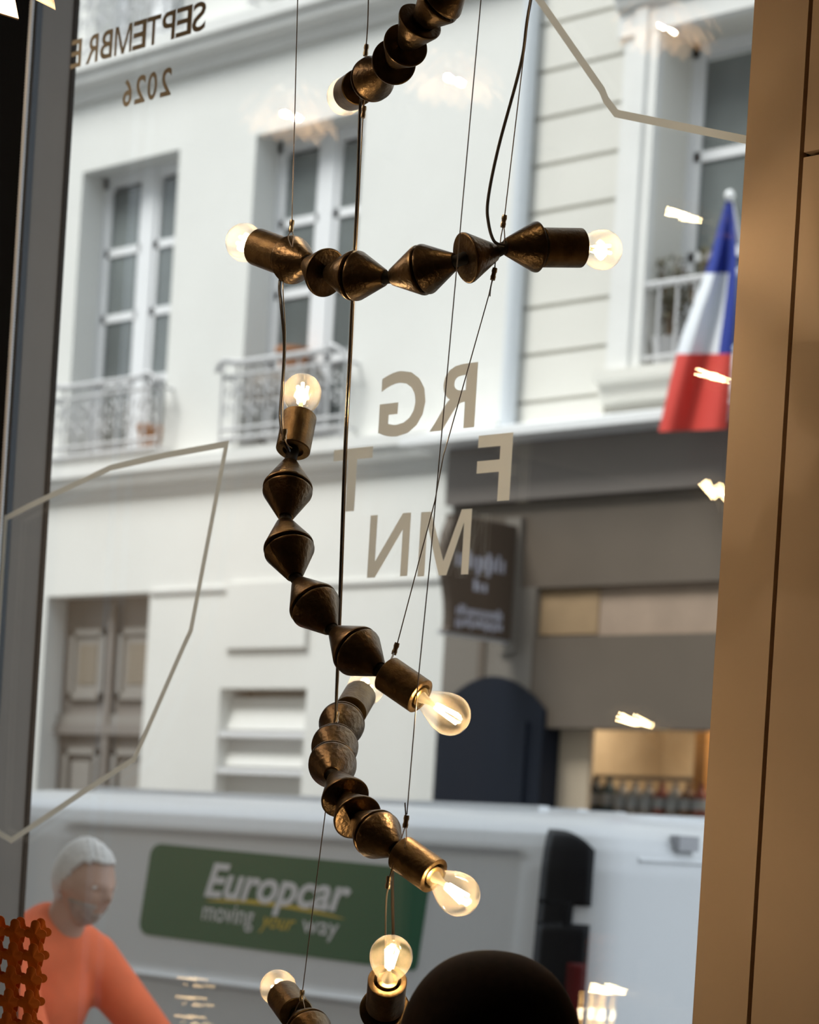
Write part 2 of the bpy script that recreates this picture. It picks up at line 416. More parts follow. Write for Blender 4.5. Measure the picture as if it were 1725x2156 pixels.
# ---- cream stone building with the taupe shop
cb = thing('cream_stone_building', 'cream stone building with coursed blocks, right across the street', 'building', (-9, FY, .12))
W3 = (-10.12, -8.85, 4.93, 7.05)
mb = MB(); holes_wall(mb, -11.20, -4, .12, 13.5, FY+.02, [W3, (-10.83, -5.5, 1.2, 2.68)], .34)
mb.build('wall', m_cream, cb)
box('wall_backing', m_cream, cb, -11.2, -4, FY+1.6, FY+1.8, .12, 13.5)
zs = [4.70]+[4.80+.311*i for i in range(1, 13)]
for i in range(-1, 12):                                    # stone courses left of the window surround
    a, b = 4.80+.311*i, 4.80+.311*(i+1)
    a = max(a, 4.62)
    box('stone_course', m_cream, cb, -11.18, -10.43, FY-.004, FY+.03, a+.014, b-.014)
for i in range(9, 20): box('stone_course', m_cream, cb, -10.42, -4.2, FY-.004, FY+.03, 4.80+.311*i+.014, 4.80+.311*(i+1)-.014)
MB().tube([(-11.21, FY-.06, .12), (-11.21, FY-.06, 13.4)], .055, 12).build('downpipe', mat('pipe_grey', (.62, .66, .70), .5), cb, True)
# window surround, pediment, sill
for a, b, p in ((-10.41, -10.30, .03), (-10.30, -10.20, .07), (-10.20, -10.12, .045)):
    box('window_surround', m_ledge, cb, a, b, FY-p, FY+.02, 4.93, 7.05+(-10.12-b)*1.0+.08)
moulding('window_pediment', cb, -10.46, -8.5, [(-.02, 7.42), (.16, 7.40), (.16, 7.35), (.11, 7.31), (.09, 7.24), (.05, 7.22), (.05, 7.06), (-.02, 7.05)], m_ledge)
moulding('window_sill', cb, -10.42, -8.5, [(-.02, 4.94), (.14, 4.92), (.14, 4.86), (.08, 4.84), (.07, 4.74), (-.02, 4.72)], m_cream)
french_window(cb, *W3, 3, y=FY+.30)
def bars(x0, x1, z0, z1):
    mb = MB(); y = FY-.02
    mb.tube([(x0, y, z1), (x1, y, z1)], .022, 6).tube([(x0, y, z0+.05), (x1, y, z0+.05)], .014, 6)
    for i in range(10): x = x0+(x1-x0)*i/9; mb.tube([(x, y, z0), (x, y, z1)], .010, 6)
    return mb.build('balcony_railing', m_iron, cb)
bars(-10.15, -8.85, 4.94, 5.45)
# plants behind the right-hand railing
def plant(x, y, z, h, label, seed):
    rnd = random.Random(seed); t = thing('potted_plant', label, 'plant', (x, y, z), 'dry plants on the window sill')
    MB().lathe([(0, 0), (0, .075), (.16, .10), (.18, .11), (.18, .09), (.15, .085), (.15, 0)], 16, (x, y, z)).build('pot', m_iron, t, True)
    tw, lf = MB(), MB()
    for i in range(13):
        a = rnd.uniform(0, 6.28); sp = rnd.uniform(.05, .17); hh = h*rnd.uniform(.6, 1)
        tip = Vector((x+sp*math.cos(a), y+sp*math.sin(a)*.5, z+.15+hh)); b = Vector((x, y, z+.15)); m_ = (tip+b)/2+Vector((0, 0, .05))
        pts = smoothpts([b, m_, tip], 4); tw.tube(pts, .006, 5)
        for j in range(16):
            c = pts[rnd.randint(3, len(pts)-1)]+Vector((rnd.gauss(0, .035), rnd.gauss(0, .03), rnd.gauss(0, .035)))
            u = Vector((rnd.gauss(0, 1), rnd.gauss(0, 1), rnd.gauss(0, 1))).normalized(); v = u.orthogonal().normalized()
            lf.add([c-u*.03, c+v*.011, c+u*.03, c-v*.011], [(0, 1, 2, 3)])
    tw.build('stems', m_twig, t); lf.build('foliage', m_leaf, t, kind='stuff')
plant(-10.02, FY+.10, 4.95, .55, 'dry bushy potted plant at the left end of the sill behind the flag', 3)
plant(-9.80, FY+.12, 4.95, .62, 'taller dry potted plant beside the flag, second on the sill', 4)

# ---- taupe shopfront (part of the street, its own thing)
sf = thing('shopfront', 'taupe brown shopfront with pale ledge and long fascia, below the flag', 'shopfront', (-9, FY, .12))
SY = FY-.12
V = []
MB().add([(-11.85, FY-.42, 4.505), (-5, FY-.42, 4.505), (-5, FY-.42, 4.56), (-11.85, FY-.42, 4.56), (-11.85, FY, 4.505), (-5, FY, 4.505), (-5, FY, 4.67), (-11.85, FY, 4.67)],
         [(0, 1, 2, 3), (3, 2, 6, 7), (0, 4, 5, 1), (1, 5, 6, 2), (0, 3, 7, 4), (4, 7, 6, 5)]).build('ledge', m_zinc, sf)
box('fascia', m_taupe2, sf, -11.62, -5.2, SY-.06, FY+.02, 4.13, 4.504)
box('fascia_board', m_taupe, sf, -11.60, -5.2, SY, FY+.02, 3.56, 4.13)
box('transom_frame', m_taupe, sf, -11.60, -5.2, SY, FY+.02, 2.66, 3.245)
box('transom_pane', m_transom, sf, -10.72, -5.2, SY+.05, FY+.02, 3.24, 3.565)
box('transom_pane', mat('transom_amber', (.40, .27, .15), .6, var=.2, scale=4), sf, -10.80, -10.30, SY+.04, FY+.02, 3.26, 3.55)
box('pilaster', m_taupe3, sf, -11.60, -10.80, SY-.01, FY+.02, 2.30, 3.565)
box('pilaster_groove', m_taupe, sf, -11.27, -11.21, SY-.022, SY, .12, 3.56)
# navy door; its bowed top is a dark glass reflection built as shape
top = [( -11.60+ .95*i/16, 2.72+.27*math.sin(math.pi*min(1, (i/16)*.93+.03))**.8) for i in range(17)]
V = [(x, SY-.03, z) for x, z in top]+[(x, SY-.03, .12) for x, z in top]; V += [(x, FY+.02, z) for x, y, z in V]
F = []
for i in range(16): F += [(i, i+1, 18+i, 17+i), (i+34, i, i+17, i+51)] if False else [(i, 17+i, 18+i, i+1), (34+i, i, i+1, 35+i)]
F += [(0, 34, 51, 17), (16, 33, 67, 50)]
MB().add(V, F).build('navy_door_reflection', m_navy, sf)
box('door_post', m_navy, sf, -10.86, -10.78, SY-.05, FY+.02, .12, 2.7)
# window display: a recess with back wall and shelf
box('display_side', m_shopin, sf, -10.9, -10.84, FY+.36, FY+1.34, 1.0, 3.0)
box('display_ceiling', m_shopin, sf, -10.9, -5.4, FY+.36, FY+1.34, 3.0, 3.05)
box('display_back', m_shopin, sf, -10.9, -5.4, FY+1.3, FY+1.34, 1.0, 3.0)
box('display_floor', m_taupe, sf, -10.8, -5.4, FY+.02, FY+1.3, 2.10, 2.14)
box('display_curtain', mat('pale_wood_panel', (.70, .575, .43), .7, var=.1, scale=3), sf, -10.84, -10.40, FY+.03, FY+.07, 1.2, 2.67)
box('display_beam', mat('dark_beam', (.05, .035, .03), .7), sf, -10.0, -5.4, FY+.85, FY+1.0, 2.63, 2.73)
box('display_shelf', m_taupe, sf, -10.8, -5.4, FY+.55, FY+.8, 2.38, 2.40)
box('display_post', mat('orange_post', (.42, .19, .05), .6), sf, -9.86, -9.77, FY+.42, FY+.5, 2.2, 3.0)
dl = bpy.data.lights.new('display_lamp', 'AREA'); dl.energy = 42; dl.size = .5; dl.size_y = 3; dl.shape = 'RECTANGLE'; dl.color = (1, .86, .68)
dlo = bpy.data.objects.new('display_lamp', dl); COL.objects.link(dlo); dlo.location = (-9.3, FY+.5, 2.98); dlo.rotation_euler = (0, 0, math.pi/2); hang(dlo, sf)
bt_lab = ['dark', 'dark teal', 'pale grey', 'clear grey', 'cloudy', 'reddish', 'grey blue', 'amber', 'red']
for i in range(9):
    px = 1252+i*28; b0 = aty(px, 1700, FY+.28); x = b0.x; z = 2.14; y = FY+.28
    t = thing('bottle', 'small %s bottle on the shop window shelf, %s from the left' % (bt_lab[i], ['first', 'second', 'third', 'fourth', 'fifth', 'sixth', 'seventh', 'eighth', 'last'][i]), 'bottle', (x, y, z), 'bottles in the shop window')
    h = .24 if i < 2 else .21
    MB().lathe([(0, 0), (0, .045), (.01, .05), (h*.6, .05), (h*.75, .03), (h*.8, .018), (h, .018), (h, 0)], 16, (x, y, z)).build('glass', GLASSC[[0, 1, 3, 3, 3, 4, 3, 2, 4][i]], t, True)
    MB().lathe([(h*.2, .051), (h*.52, .051)], 16, (x, y, z)).build('label', m_blabel, t, True)
# projecting sign
hs = thing('hanging_sign', 'brown projecting shop sign with three rows of pale lettering', 'sign', (-10.97, 11.45, 3.2))
SX = -10.97
outl = [(11.78, 3.96), (11.78, 3.22), (11.14, 3.22)]
for i in range(9): t_ = i/8; outl.append((11.18-.05*math.sin(t_*math.pi*1.0)-.03*t_+.03*math.sin(2*math.pi*t_), 3.25+.68*t_))
outl += [(11.15, 3.96)]
n = len(outl)
MB().add([(SX, a, b) for a, b in outl]+[(SX-.07, a, b) for a, b in outl], [tuple(range(n)), tuple(range(2*n-1, n-1, -1))]+[(i, n+i, n+(i+1) % n, (i+1) % n) for i in range(n)]).build('board', m_sign, hs)
MB().box(SX-.1, SX+.03, 11.74, 11.80, 3.14, 4.02).build('bracket', m_taupe3, hs)
MB().tube([(SX-.03, 11.1, 3.21), (SX-.03, 11.78, 3.21)], .015, 6).build('rail', m_iron, hs)
def signtext(y0, y1, z0, z1, n, seed):
    """a row of lettering too blurred to read: uneven upright strokes"""
    rnd = random.Random(seed); mb = MB(); w_ = (y1-y0)/n
    for i in range(n):
        a = y0+w_*(i+.12); b = y0+w_*(i+rnd.uniform(.55, .82)); lo = z0-(z1-z0)*.35*(rnd.random() < .15); hi = z1 if rnd.random() < .35 else z0+(z1-z0)*.72
        mb.box(SX+.0005, SX+.003, a, b, lo, hi)
    return mb.build('lettering', m_signtext, hs, kind='stuff')
signtext(11.19, 11.66, 3.64, 3.75, 10, 1); signtext(11.36, 11.50, 3.50, 3.575, 3, 2); signtext(11.22, 11.66, 3.335, 3.40, 14, 3); signtext(11.22, 11.66, 3.27, 3.325, 13, 4)

# ---- flag on its pole
fl = thing('flag', 'blue, white and red flag hanging in a long fold from its pole', 'flag', (-9.2, 11.8, 4.5))
FLY = 11.38
L = smoothpts([(1529, 424, 0), (1512, 480, 0), (1490, 560, 0), (1455, 655, 0), (1425, 745, 0), (1387, 909, 0)], 6)
R = smoothpts([(1543, 424, 0), (1548, 480, 0), (1551, 560, 0), (1548, 655, 0), (1542, 745, 0), (1531, 903, 0)], 6)
nu = 20; V, F, MI = [], [], []
for a, b in zip(L, R):
    for i in range(nu+1):
        u = i/nu; p = a.lerp(b, u); yy = FLY+.05*math.sin(u*9+a.y*.004)*min(1, (a.y-420)/200)
        V.append(aty(p.x, p.y, yy))
for j in range(len(L)-1):
    for i in range(nu):
        F.append((j*(nu+1)+i, j*(nu+1)+i+1, (j+1)*(nu+1)+i+1, (j+1)*(nu+1)+i)); y_ = (L[j].y+R[j].y)/2; u = i/nu
        MI.append(0 if y_ < 566 or (u > .74 and y_ < 738) else (1 if y_ < 742 else 2))
mb = MB(); mb.v = [tuple(v) for v in V]; mb.f = F; mb.mi = MI
fo = mb.build('cloth', [m_blue, m_fwhite, m_red], fl, True)
ft = aty(1537, 412, FLY)
MB().tube([(-9.15, FY, 4.9), (ft.x, FLY, ft.z)], .014, 8).build('pole', m_winwhite, fl, True)
MB().ell((ft.x, FLY, ft.z), .03, .03, .035, 8).build('finial', m_zinc, fl, True)

# ---- delivery van
van = thing('delivery_van', 'white delivery van with a green rental banner on its side', 'van', (-8.3, 7.9, 0))
VX0, VX1, VY0, VY1 = -10.95, -6.02, 7.0, 8.95
INS = [(.35, .03), (.6, 0), (1.2, 0), (1.80, .045), (1.88, .065), (1.93, .09), (1.965, .13), (1.99, .19), (2.01, .28), (2.025, .42), (2.035, .7), (2.04, .95)]
def inset(z):
    for (a, p), (b, q_) in zip(INS, INS[1:]):
        if z <= b: return p+(q_-p)*(z-a)/(b-a)
    return INS[-1][1]
def vloop(z, ns=90):
    """closed plan loop: near side (front to rear), rear corner, rear, far side, front; returns points with normals and a tag"""
    i = inset(z); x0 = VX0+i+max(0, z-1.15)*.75; x1 = VX1-min(i, .30)*.8; y0, y1 = VY0+i, VY1-i; r = max(.06, .20-.25*i); P = []
    r = min(r, (y1-y0)/2-.001)
    for k in range(ns): P.append((x0+r+(x1-r-x0-r)*k/ns, y0, 0, -1))
    for cx, cy, a0 in ((x1-r, y0+r, -90), (x1-r, y1-r, 0), (x0+r, y1-r, 90), (x0+r, y0+r, 180)):
        for k in range(9):
            a = math.radians(a0+10*k); P.append((cx+r*math.cos(a), cy+r*math.sin(a), math.cos(a), math.sin(a)))
        m_ = {-90: 10, 0: 20, 90: 8}.get(a0, 0)
        nx = {-90: ((x1, y0+r), (x1, y1-r)), 0: ((x1-r, y1), (x0+r, y1)), 90: ((x0, y1-r), (x0, y0+r))}.get(a0)
        if nx:
            for k in range(1, m_): t = k/m_; P.append((nx[0][0]+(nx[1][0]-nx[0][0])*t, nx[0][1]+(nx[1][1]-nx[0][1])*t, math.cos(math.radians(a0+90)), math.sin(math.radians(a0+90))))
    return P
def rsdf(x, z, x0, x1, z0, z1, r):
    cx, cz = (x0+x1)/2, (z0+z1)/2; dx, dz = abs(x-cx)-(x1-x0)/2+r, abs(z-cz)-(z1-z0)/2+r
    return math.hypot(max(dx, 0), max(dz, 0))+min(max(dx, dz), 0)-r
def recess(x, z):
    d = rsdf(x, z, -9.36, -6.44, .55, 1.865, .07); t = min(1, max(0, (-d)/.035)); t = t*t*(3-2*t)
    c = max(0, 1-abs(z-1.205)/.022)                           # rubbing ridge along the panel
    return .030*t-.030*c*(1 if x < -6.35 else 0)
zs = [.35+.06*i for i in range(12)]+[1.08, 1.12, 1.16, 1.18, 1.19, 1.2, 1.21, 1.22, 1.235]+[1.26+.04*i for i in range(14)]+[1.80+.01*i for i in range(17)]+[1.97, 1.98, 1.99, 2.0, 2.01, 2.02, 2.03, 2.04]
V, F = [], []
for z in zs:
    for k, (x, y, nx, ny) in enumerate(vloop(z)):
        if ny < -.99 and y < 7.4: y += recess(x, z)
        V.append((x, y, z))
n = len(vloop(1.0))
for j in range(len(zs)-1):
    for k in range(n): F.append((j*n+k, j*n+(k+1) % n, (j+1)*n+(k+1) % n, (j+1)*n+k))
F.append(tuple((len(zs)-1)*n+k for k in range(n)))
MB().add(V, F).build('body', m_vanw, van, True)
for i in range(5): box('roof_rib', m_vanw, van, -9.6, -6.7, 7.40+.24*i, 7.46+.24*i, 2.0, 2.045)
def rear_patch(name, m, k0, k1, za, zb, off, topcurve=0, par=van):
    V, F = [], []; nz = 16; ks = list(range(k0, k1+1))
    for j in range(nz+1):
        for k in ks:
            t = (k-k0)/(k1-k0); z = za+(zb-topcurve*t**3-za)*j/nz; x, y, nx, ny = vloop(z)[k]; V.append((x+nx*off, y+ny*off, z))
    w_ = len(ks)
    for j in range(nz):
        for k in range(w_-1): F.append((j*w_+k, j*w_+k+1, (j+1)*w_+k+1, (j+1)*w_+k))
    o = MB().add(V, F).build(name, m, par, True)
    s = o.modifiers.new('thick', 'SOLIDIFY'); s.thickness = .012; s.offset = 0
    return o
lamp_ = rear_patch('tail_lamp', m_vanblk, 88, 94, 1.665, 1.945, .012, .07)
rear_patch('tail_lamp_strip', m_vanblk, 88, 92, 1.585, 1.675, .012, 0)
rear_patch('tail_lamp_lower', m_vanblk, 88, 94, .95, 1.595, .012, 0)
rear_patch('tail_lens', m_vanred, 92, 94, 1.05, 1.45, .022, .0)
rx = vloop(1.86)[104][0]
box('rear_door_seam', m_vanblk, van, rx-.01, rx+.012, 7.965, 7.98, .6, 1.9)
box('door_hinge', m_hub, van, rx-.03, rx+.02, 7.50, 7.62, 1.895, 1.955)
MB().tube([(vloop(1.85)[103][0]+.002, 7.28, 1.85), (vloop(1.85)[103][0]+.002, 7.9, 1.85)], .008, 6).build('rear_door_ridge', m_vanw, van, True)
for wx in (-9.9, -6.9):
    for wy, sg in ((7.06, -1), (8.89, 1)):
        wo = MB().lathe([(-.1, 0), (-.1, .26), (-.09, .32), (.07, .33), (.1, .29), (.1, .2)], 28, (wx, wy, .33), (0, sg, 0)).build('wheel', m_tyre, van, True)
        MB().lathe([(.05, 0), (.085, .05), (.075, .2), (.1, .205)], 28, (wx, wy, .33), (0, sg, 0)).build('hub_cap', m_hub, wo, True)
V = [(-10.35, 7.02+inset(1.3), 1.3), (-9.72, 7.02+inset(1.3), 1.3), (-9.72, 6.99+inset(1.82), 1.82), (-10.12, 6.99+inset(1.82), 1.82)]
MB().add([(x, y-.035, z) for x, y, z in V]+[(x, y+.02, z) for x, y, z in V], [(0, 1, 2, 3), (4, 7, 6, 5), (0, 4, 5, 1), (1, 5, 6, 2), (2, 6, 7, 3), (3, 7, 4, 0)]).build('cab_window', m_vanblk, van)
# banner: dark green board with rounded corners, lettering as flat print
def vside(x, z, off=.004): return (x, VY0+inset(z)+.030-off, z)
BX0, BX1 = -8.76, -6.98
def ban(u, v, off=.004): x = BX0+(BX1-BX0)*u; z = 1.382-.030*u+(.412-.004*u)*v; return vside(x+.02*v, z, off)
pts = []
for cu, cv, a0 in ((.04, .13, 180), (.985, .08, 270), (.985, .92, 0), (.04, .87, 90)):
    ru, rv = (.04, .13) if cu < .5 else (.015, .08)
    for k in range(7): a = math.radians(a0+15*k); pts.append((cu+ru*math.cos(a), cv+rv*math.sin(a)))
MB().add([ban(u, v) for u, v in pts]+[ban(u, v, -.004) for u, v in pts], [tuple(range(28)), tuple(range(55, 27, -1))]+[(i, 28+i, 28+(i+1) % 28, (i+1) % 28) for i in range(28)]).build('banner', m_green, van)
bn = bpy.data.objects['banner']
def btext(s, m, u0, u1, v0, v1, bold, shear, band=None):
    V, F = text_fit(s, lambda u, v: ban(u0+(u1-u0)*u, v0+(v1-v0)*v, .007), bold, shear, band); return MB().add(V, F).build('lettering', m, bn)
btext('Europcar', m_bwhite, .235, .755, .50, .86, .028, .22, (0, .72))
btext('moving', m_bwhite, .24, .43, .24, .40, .004, 0, (0, .54))
btext('your', m_yellow, .455, .58, .24, .37, .004, .35, (0, .54))
btext('way', m_bwhite, .605, .73, .24, .385, .004, 0, (0, .54))
sw = [(.245+.5*i/20) for i in range(21)]
V = [ban(u, .415+.05*math.sin((u-.245)/.5*math.pi)-.0*u, .006) for u in sw]+[ban(u, .455+.06*math.sin(max(0, (u-.245)/.5*math.pi)), .006) for u in sw]
V = [ban(u, .44+.035*math.sin((u-.245)/.5*math.pi)-.02*(u-.245)/.5, .006) for u in sw]+[ban(u, .44+.085*math.sin((u-.245)/.5*math.pi)**.8*(1-(u-.245)/.5*.2)-.02*(u-.245)/.5+.004, .006) for u in sw]
MB().add(V, [(i, i+1, 22+i, 21+i) for i in range(20)]).build('swoosh', m_yellow, bn)

# ================================================================== THE SHOP ROOM
GY = 3.10
WX0, WX1, WZ0, WZ1 = -4.40, -2.40, .75, 3.95
RX0, RX1, RY0, FZ, CZ = -6.8, 2.4, -4.2, .2, 4.25
struct(box('floor', m_floor, None, RX0-.15, RX1+.15, RY0-.15, 3.06, -.1, FZ))
struct(box('ceiling', m_ceil, None, RX0-.15, RX1+.15, RY0-.15, 3.30, CZ, CZ+.2))
struct(box('wall_back', m_wallin, None, RX0-.15, RX1+.15, RY0-.15, RY0, FZ, CZ))
struct(box('wall_left', m_tan, None, RX0-.15, RX0, RY0, 3.05, FZ, CZ))
struct(box('wall_right', m_wallin, None, RX1, RX1+.15, RY0, 3.05, FZ, CZ))
# front wall: masonry round the opening
mb = MB()
holes_wall(mb, RX0-.15, RX1+.15, -.1, CZ, GY-.03, [(WX0, WX1, WZ0, WZ1)], .145)
mb.add(*(lambda a, b, c, d, y: ([(a, y, -.1), (b, y, -.1), (b, y, CZ), (a, y, CZ)], [(3, 2, 1, 0)]))(RX0-.15, WX0, 0, 0, GY+.116))
wf = struct(mb.build('wall_front', m_greyjamb, None))
struct(box('wall_street_front', m_ext, None, -26, 12, 3.30, 3.42, CZ+.0, 13.0))
struct(box('wall_street_front_left', m_ext, None, -26, WX0-.35, 3.215, 3.42, -.1, CZ))
struct(box('wall_street_front_right', m_ext, None, WX1+.5, 12, 3.215, 3.42, -.1, CZ))
# tan panels right of the window (each board its own piece with open joints)
tr = struct(box('trim_1', m_tan, None, -2.409, -2.304, GY-.055, GY-.03, FZ, CZ))
box('backing', m_groove, wf, WX1+.02, RX1, GY-.036, GY-.031, FZ, CZ)
for x0, x1 in ((-2.296, -1.25), (-1.242, -.2), (-.192, .9), (.908, RX1)):
    for z0, z1 in ((FZ, 1.55), (1.558, 2.934), (2.942, CZ)) if x0 < -2.3 and False else ((FZ, 2.934), (2.942, CZ)):
        box('wall_panel', m_tan, wf, x0, x1, GY-.055, GY-.035, z0, z1)
# window: black inner frame, double glazing
fm = MB()
fm.box(WX0-.45, WX0+.001, GY-.10, GY-.0005, FZ, CZ)
wd = struct(fm.build('window_1', m_blackframe, None))
box('frame_bead', m_greyjamb2, wd, WX0-.001, WX0+.003, GY+.005, GY+.020, WZ0, WZ1)
box('frame_lip', m_greyjamb2, wd, WX0-.115, WX0-.085, GY-.115, GY-.10, FZ, CZ)
box('frame_edge', m_groove, wd, WX0-.0, WX0+.003, GY+.104, GY+.116, WZ0, WZ1)
box('window_sill', m_greyjamb, wd, WX0, WX1, GY-.03, GY+.116, WZ0-.04, WZ0)
for y in (GY, GY+.020): box('pane', m_glass, wd, WX0, WX1+.004, y, y+.005, WZ0, WZ1)

# roller blind chain by the left frame
mb = MB(); a = aty(60, 16, GY-.14); b = aty(8, 1100, GY-.14); x = (a.x+b.x)/2
z = a.z+.05
prof = []
zz = 0
while zz < 2.5:
    prof += [(zz, .0034), (zz+.0022, .0048), (zz+.0044, .0048), (zz+.0062, .0034)]; zz += .0064
mb.lathe([(0, 0)]+prof+[(zz, 0)], 8, (x, GY-.14, a.z-2.42))
ch = mb.build('blind_chain', m_chain, None, True); tag(ch, 'pale beaded blind chain hanging beside the left window frame', 'chain')

# ---- vinyl on the glass
VYL = GY-.0012
def gl(px, py): p = aty(px, py, VYL); return p.x, p.z
GLY = {'M': [(0,0),(0,1),(.2,1),(.5,.22),(.8,1),(1,1),(1,0),(.86,0),(.86,.80),(.575,0),(.425,0),(.14,.80),(.14,0)],
       'N': [(0,0),(0,1),(.20,1),(.82,.26),(.82,1),(1,1),(1,0),(.80,0),(.18,.74),(.18,0)]}
def vletter(par, ch, x0, x1, z0, z1, bold, m_vinyl=m_vinyl):
    if ch in GLY:
        MB().add([(x1-(x1-x0)*u, VYL, z0+(z1-z0)*v) for u, v in GLY[ch]], [tuple(range(len(GLY[ch])))]).build('letter', m_vinyl, par); return
    V, F = text_fit(ch, lambda u, v: (x1-(x1-x0)*u, VYL, z0+(z1-z0)*v), bold); MB().add(V, F).build('letter', m_vinyl, par)
mono = thing('window_lettering', 'large beige letters RG F T MN in mirror writing on the glass', 'lettering', (-3.15, VYL, 2.33))
for ch_, xa, xb, z0, z1 in (('R', gl(909, 830)[0], gl(1003, 830)[0], 2.586, 2.700), ('G', gl(800, 850)[0], gl(896, 850)[0], 2.584, 2.702), ('F', -3.000, -2.918, 2.453, 2.570), ('T', -3.369, -3.265, 2.455, 2.571),
                            ('M', gl(883, 1145)[0], gl(990, 1145)[0], 2.329, 2.4435), ('N', gl(777, 1145)[0], gl(862, 1145)[0], 2.331, 2.4445)):
    vletter(mono, ch_, xa, xb, z0, z1, .022)
sep = thing('window_lettering', 'mirror-written word SEPTEMBRE in beige vinyl at the top of the glass', 'lettering', (-4.0, VYL, 3.4))
xs_ = [(405, 433), (371, 404), (341, 369), (309, 338), (280, 308), (242, 278), (212, 237), (182, 207), (150, 172)]
zt, zb = gl(420, 4)[1], gl(420, 66)[1]
for ch_, (pa, pb) in zip('SEPTEMBRE', xs_):
    pm = 110-(pa+pb)/2*.26+39
    vletter(sep, ch_, gl(pa, pm)[0], gl(pb, pm)[0], zb, zt, .016, m_vinyl_backlit)
yr = thing('window_lettering', 'mirror-written year 2026 in beige vinyl below the word SEPTEMBRE', 'lettering', (-3.99, VYL, 3.3))
zt, zb = gl(350, 143)[1], gl(348, 203)[1]
for ch_, (pa, pb) in zip('2026', ((338, 361), (311, 331), (285, 307), (260, 279))):
    vletter(yr, ch_, gl(pa, 180)[0], gl(pb, 180)[0], zb, zt, .018, m_vinyl_backlit)
def ribbon(name, label, pts, wd_, closed=False):
    P = [Vector(gl(*p)) for p in pts]; N = len(P); V = []
    for i, p in enumerate(P):
        d1 = (p-P[i-1]).normalized() if i or closed else None; d2 = (P[(i+1) % N]-p).normalized() if i < N-1 or closed else None
        d1 = d1 or d2; d2 = d2 or d1
        n1, n2 = Vector((-d1.y, d1.x)), Vector((-d2.y, d2.x)); m_ = (n1+n2).normalized(); k = wd_/2/max(.35, m_.dot(n1))
        V += [(p.x+m_.x*k, VYL, p.y+m_.y*k), (p.x-m_.x*k, VYL, p.y-m_.y*k)]
    F = [(2*i, 2*i+1, 2*i+3, 2*i+2) for i in range(N-1)]
    if closed: F.append((2*N-2, 2*N-1, 1, 0))
    return tag(MB().add(V, F).build(name, m_vinyl, None), label, 'outline')
ribbon('vinyl_outline', 'thin beige polygon outline on the lower left of the glass', [(12, 1091), (60, 1066), (232, 985), (350, 958), (477, 935), (455, 1050), (402, 1327), (386, 1362), (283, 1598), (170, 1671), (24, 1769), (-22, 1743), (-8, 1400)], .0125, True)
ribbon('vinyl_outline', 'beige angled line on the upper right of the glass', [(1075, -80), (1136, 0), (1268, 190), (1276, 210), (1298, 239), (1600, 300)], .0128)

# ================================================================== CHANDELIER STRANDS
LC, LS, LBU = .052, .066, .055
GAPS = .004
cone_cache, sock_cache, bulb_cache = {}, {}, {}
def cone_mesh(D):
    if D not in cone_cache:
        R_, r = D/2, .0128
        cone_cache[D] = MB().lathe([(0, 0), (0, r-.001), (.001, r), (LC-.0055, R_-.0006), (LC-.003, R_), (LC-.0015, R_), (LC-.0003, R_-.0012), (LC, R_-.003), (LC-.0004, R_*.5), (LC-.0004, 0)], 56).build('cone', m_bronze, None, True)
    return cone_cache[D]
def sock_mesh(D):
    if D not in sock_cache:
        R_ = D/2                                       # t = 0 mouth, t = LS back
        sock_cache[D] = MB().lathe([(.045, 0), (.045, .019), (.0, .0195), (0, R_-.0015), (.0012, R_), (LS-.0015, R_), (LS, R_-.0015), (LS, .0165), (LS-.006, .016), (LS-.006, 0)], 56).build('socket', m_bronze2, None, True)
    return sock_cache[D]
def bulb_parts():
    if not bulb_cache:                                 # t = 0 socket mouth, axis outwards
        pr = [(-.006, .0148), (0, .0150), (.008, .0158), (.016, .0180), (.024, .0213), (.032, .0247), (.040, .0276), (.047, .0293)]
        for i in range(13): a = math.radians(-12+i*102/12); pr.append((.055+.030*math.sin(a), .030*math.cos(a)))
        pr[-1] = (.085, 0)
        bulb_cache['g'] = MB().lathe(pr, 40).build('bulb', m_bulb, None, True)
        cp = [(-.034, 0), (-.034, .006)]
        for i in range(5): cp += [(-.030+i*.005, .0125), (-.0275+i*.005, .0137)]
        bulb_cache['c'] = MB().lathe(cp+[(-.004, .0135), (.001, .0146), (.002, .012), (.002, 0)], 28).build('screw_cap', m_brass, None, True)
        bulb_cache['s'] = MB().lathe([(.001, .0), (.001, .009), (.014, .005), (.022, .0035), (.030, .004), (.032, 0)], 16).build('glass_stem', m_stem, None, True)
        fm_ = []
        for k in range(4):
            a = math.radians(45+90*k); fm_.append(MB().tube([(.0038*math.cos(a), .0038*math.sin(a), .030), (.0075*math.cos(a), .0075*math.sin(a), .068)], .0026, 8).build('filament', m_fil, None, True))
        bulb_cache['f'] = fm_
    return bulb_cache
proto = []
def orient(o, p0, ax):
    M_ = Vector((0, 0, 1)).rotation_difference(Vector(ax).normalized()).to_matrix().to_4x4(); M_.translation = p0; return M_
def inst(src, parent, Mw):
    o = bpy.data.objects.new(src.name.split('.')[0], src.data); COL.objects.link(o); hang(o, parent); o.matrix_basis = Mw; return o
PW = 2.3
def put_bulb(parent, mouth, ax):
    bp = bulb_parts(); Mw = orient(None, mouth, ax)
    b = inst(bp['g'], parent, Mw)
    for s in [bp['c'], bp['s']]+bp['f']:
        o = bpy.data.objects.new(s.name.split('.')[0], s.data); COL.objects.link(o); o.parent = b
    l = bpy.data.lights.new('bulb_light', 'POINT'); l.energy = PW; l.color = (1, .72, .42); l.shadow_soft_size = .004
    lo = bpy.data.objects.new('bulb_light', l); COL.objects.link(lo); lo.parent = b; lo.location = (0, 0, .048)
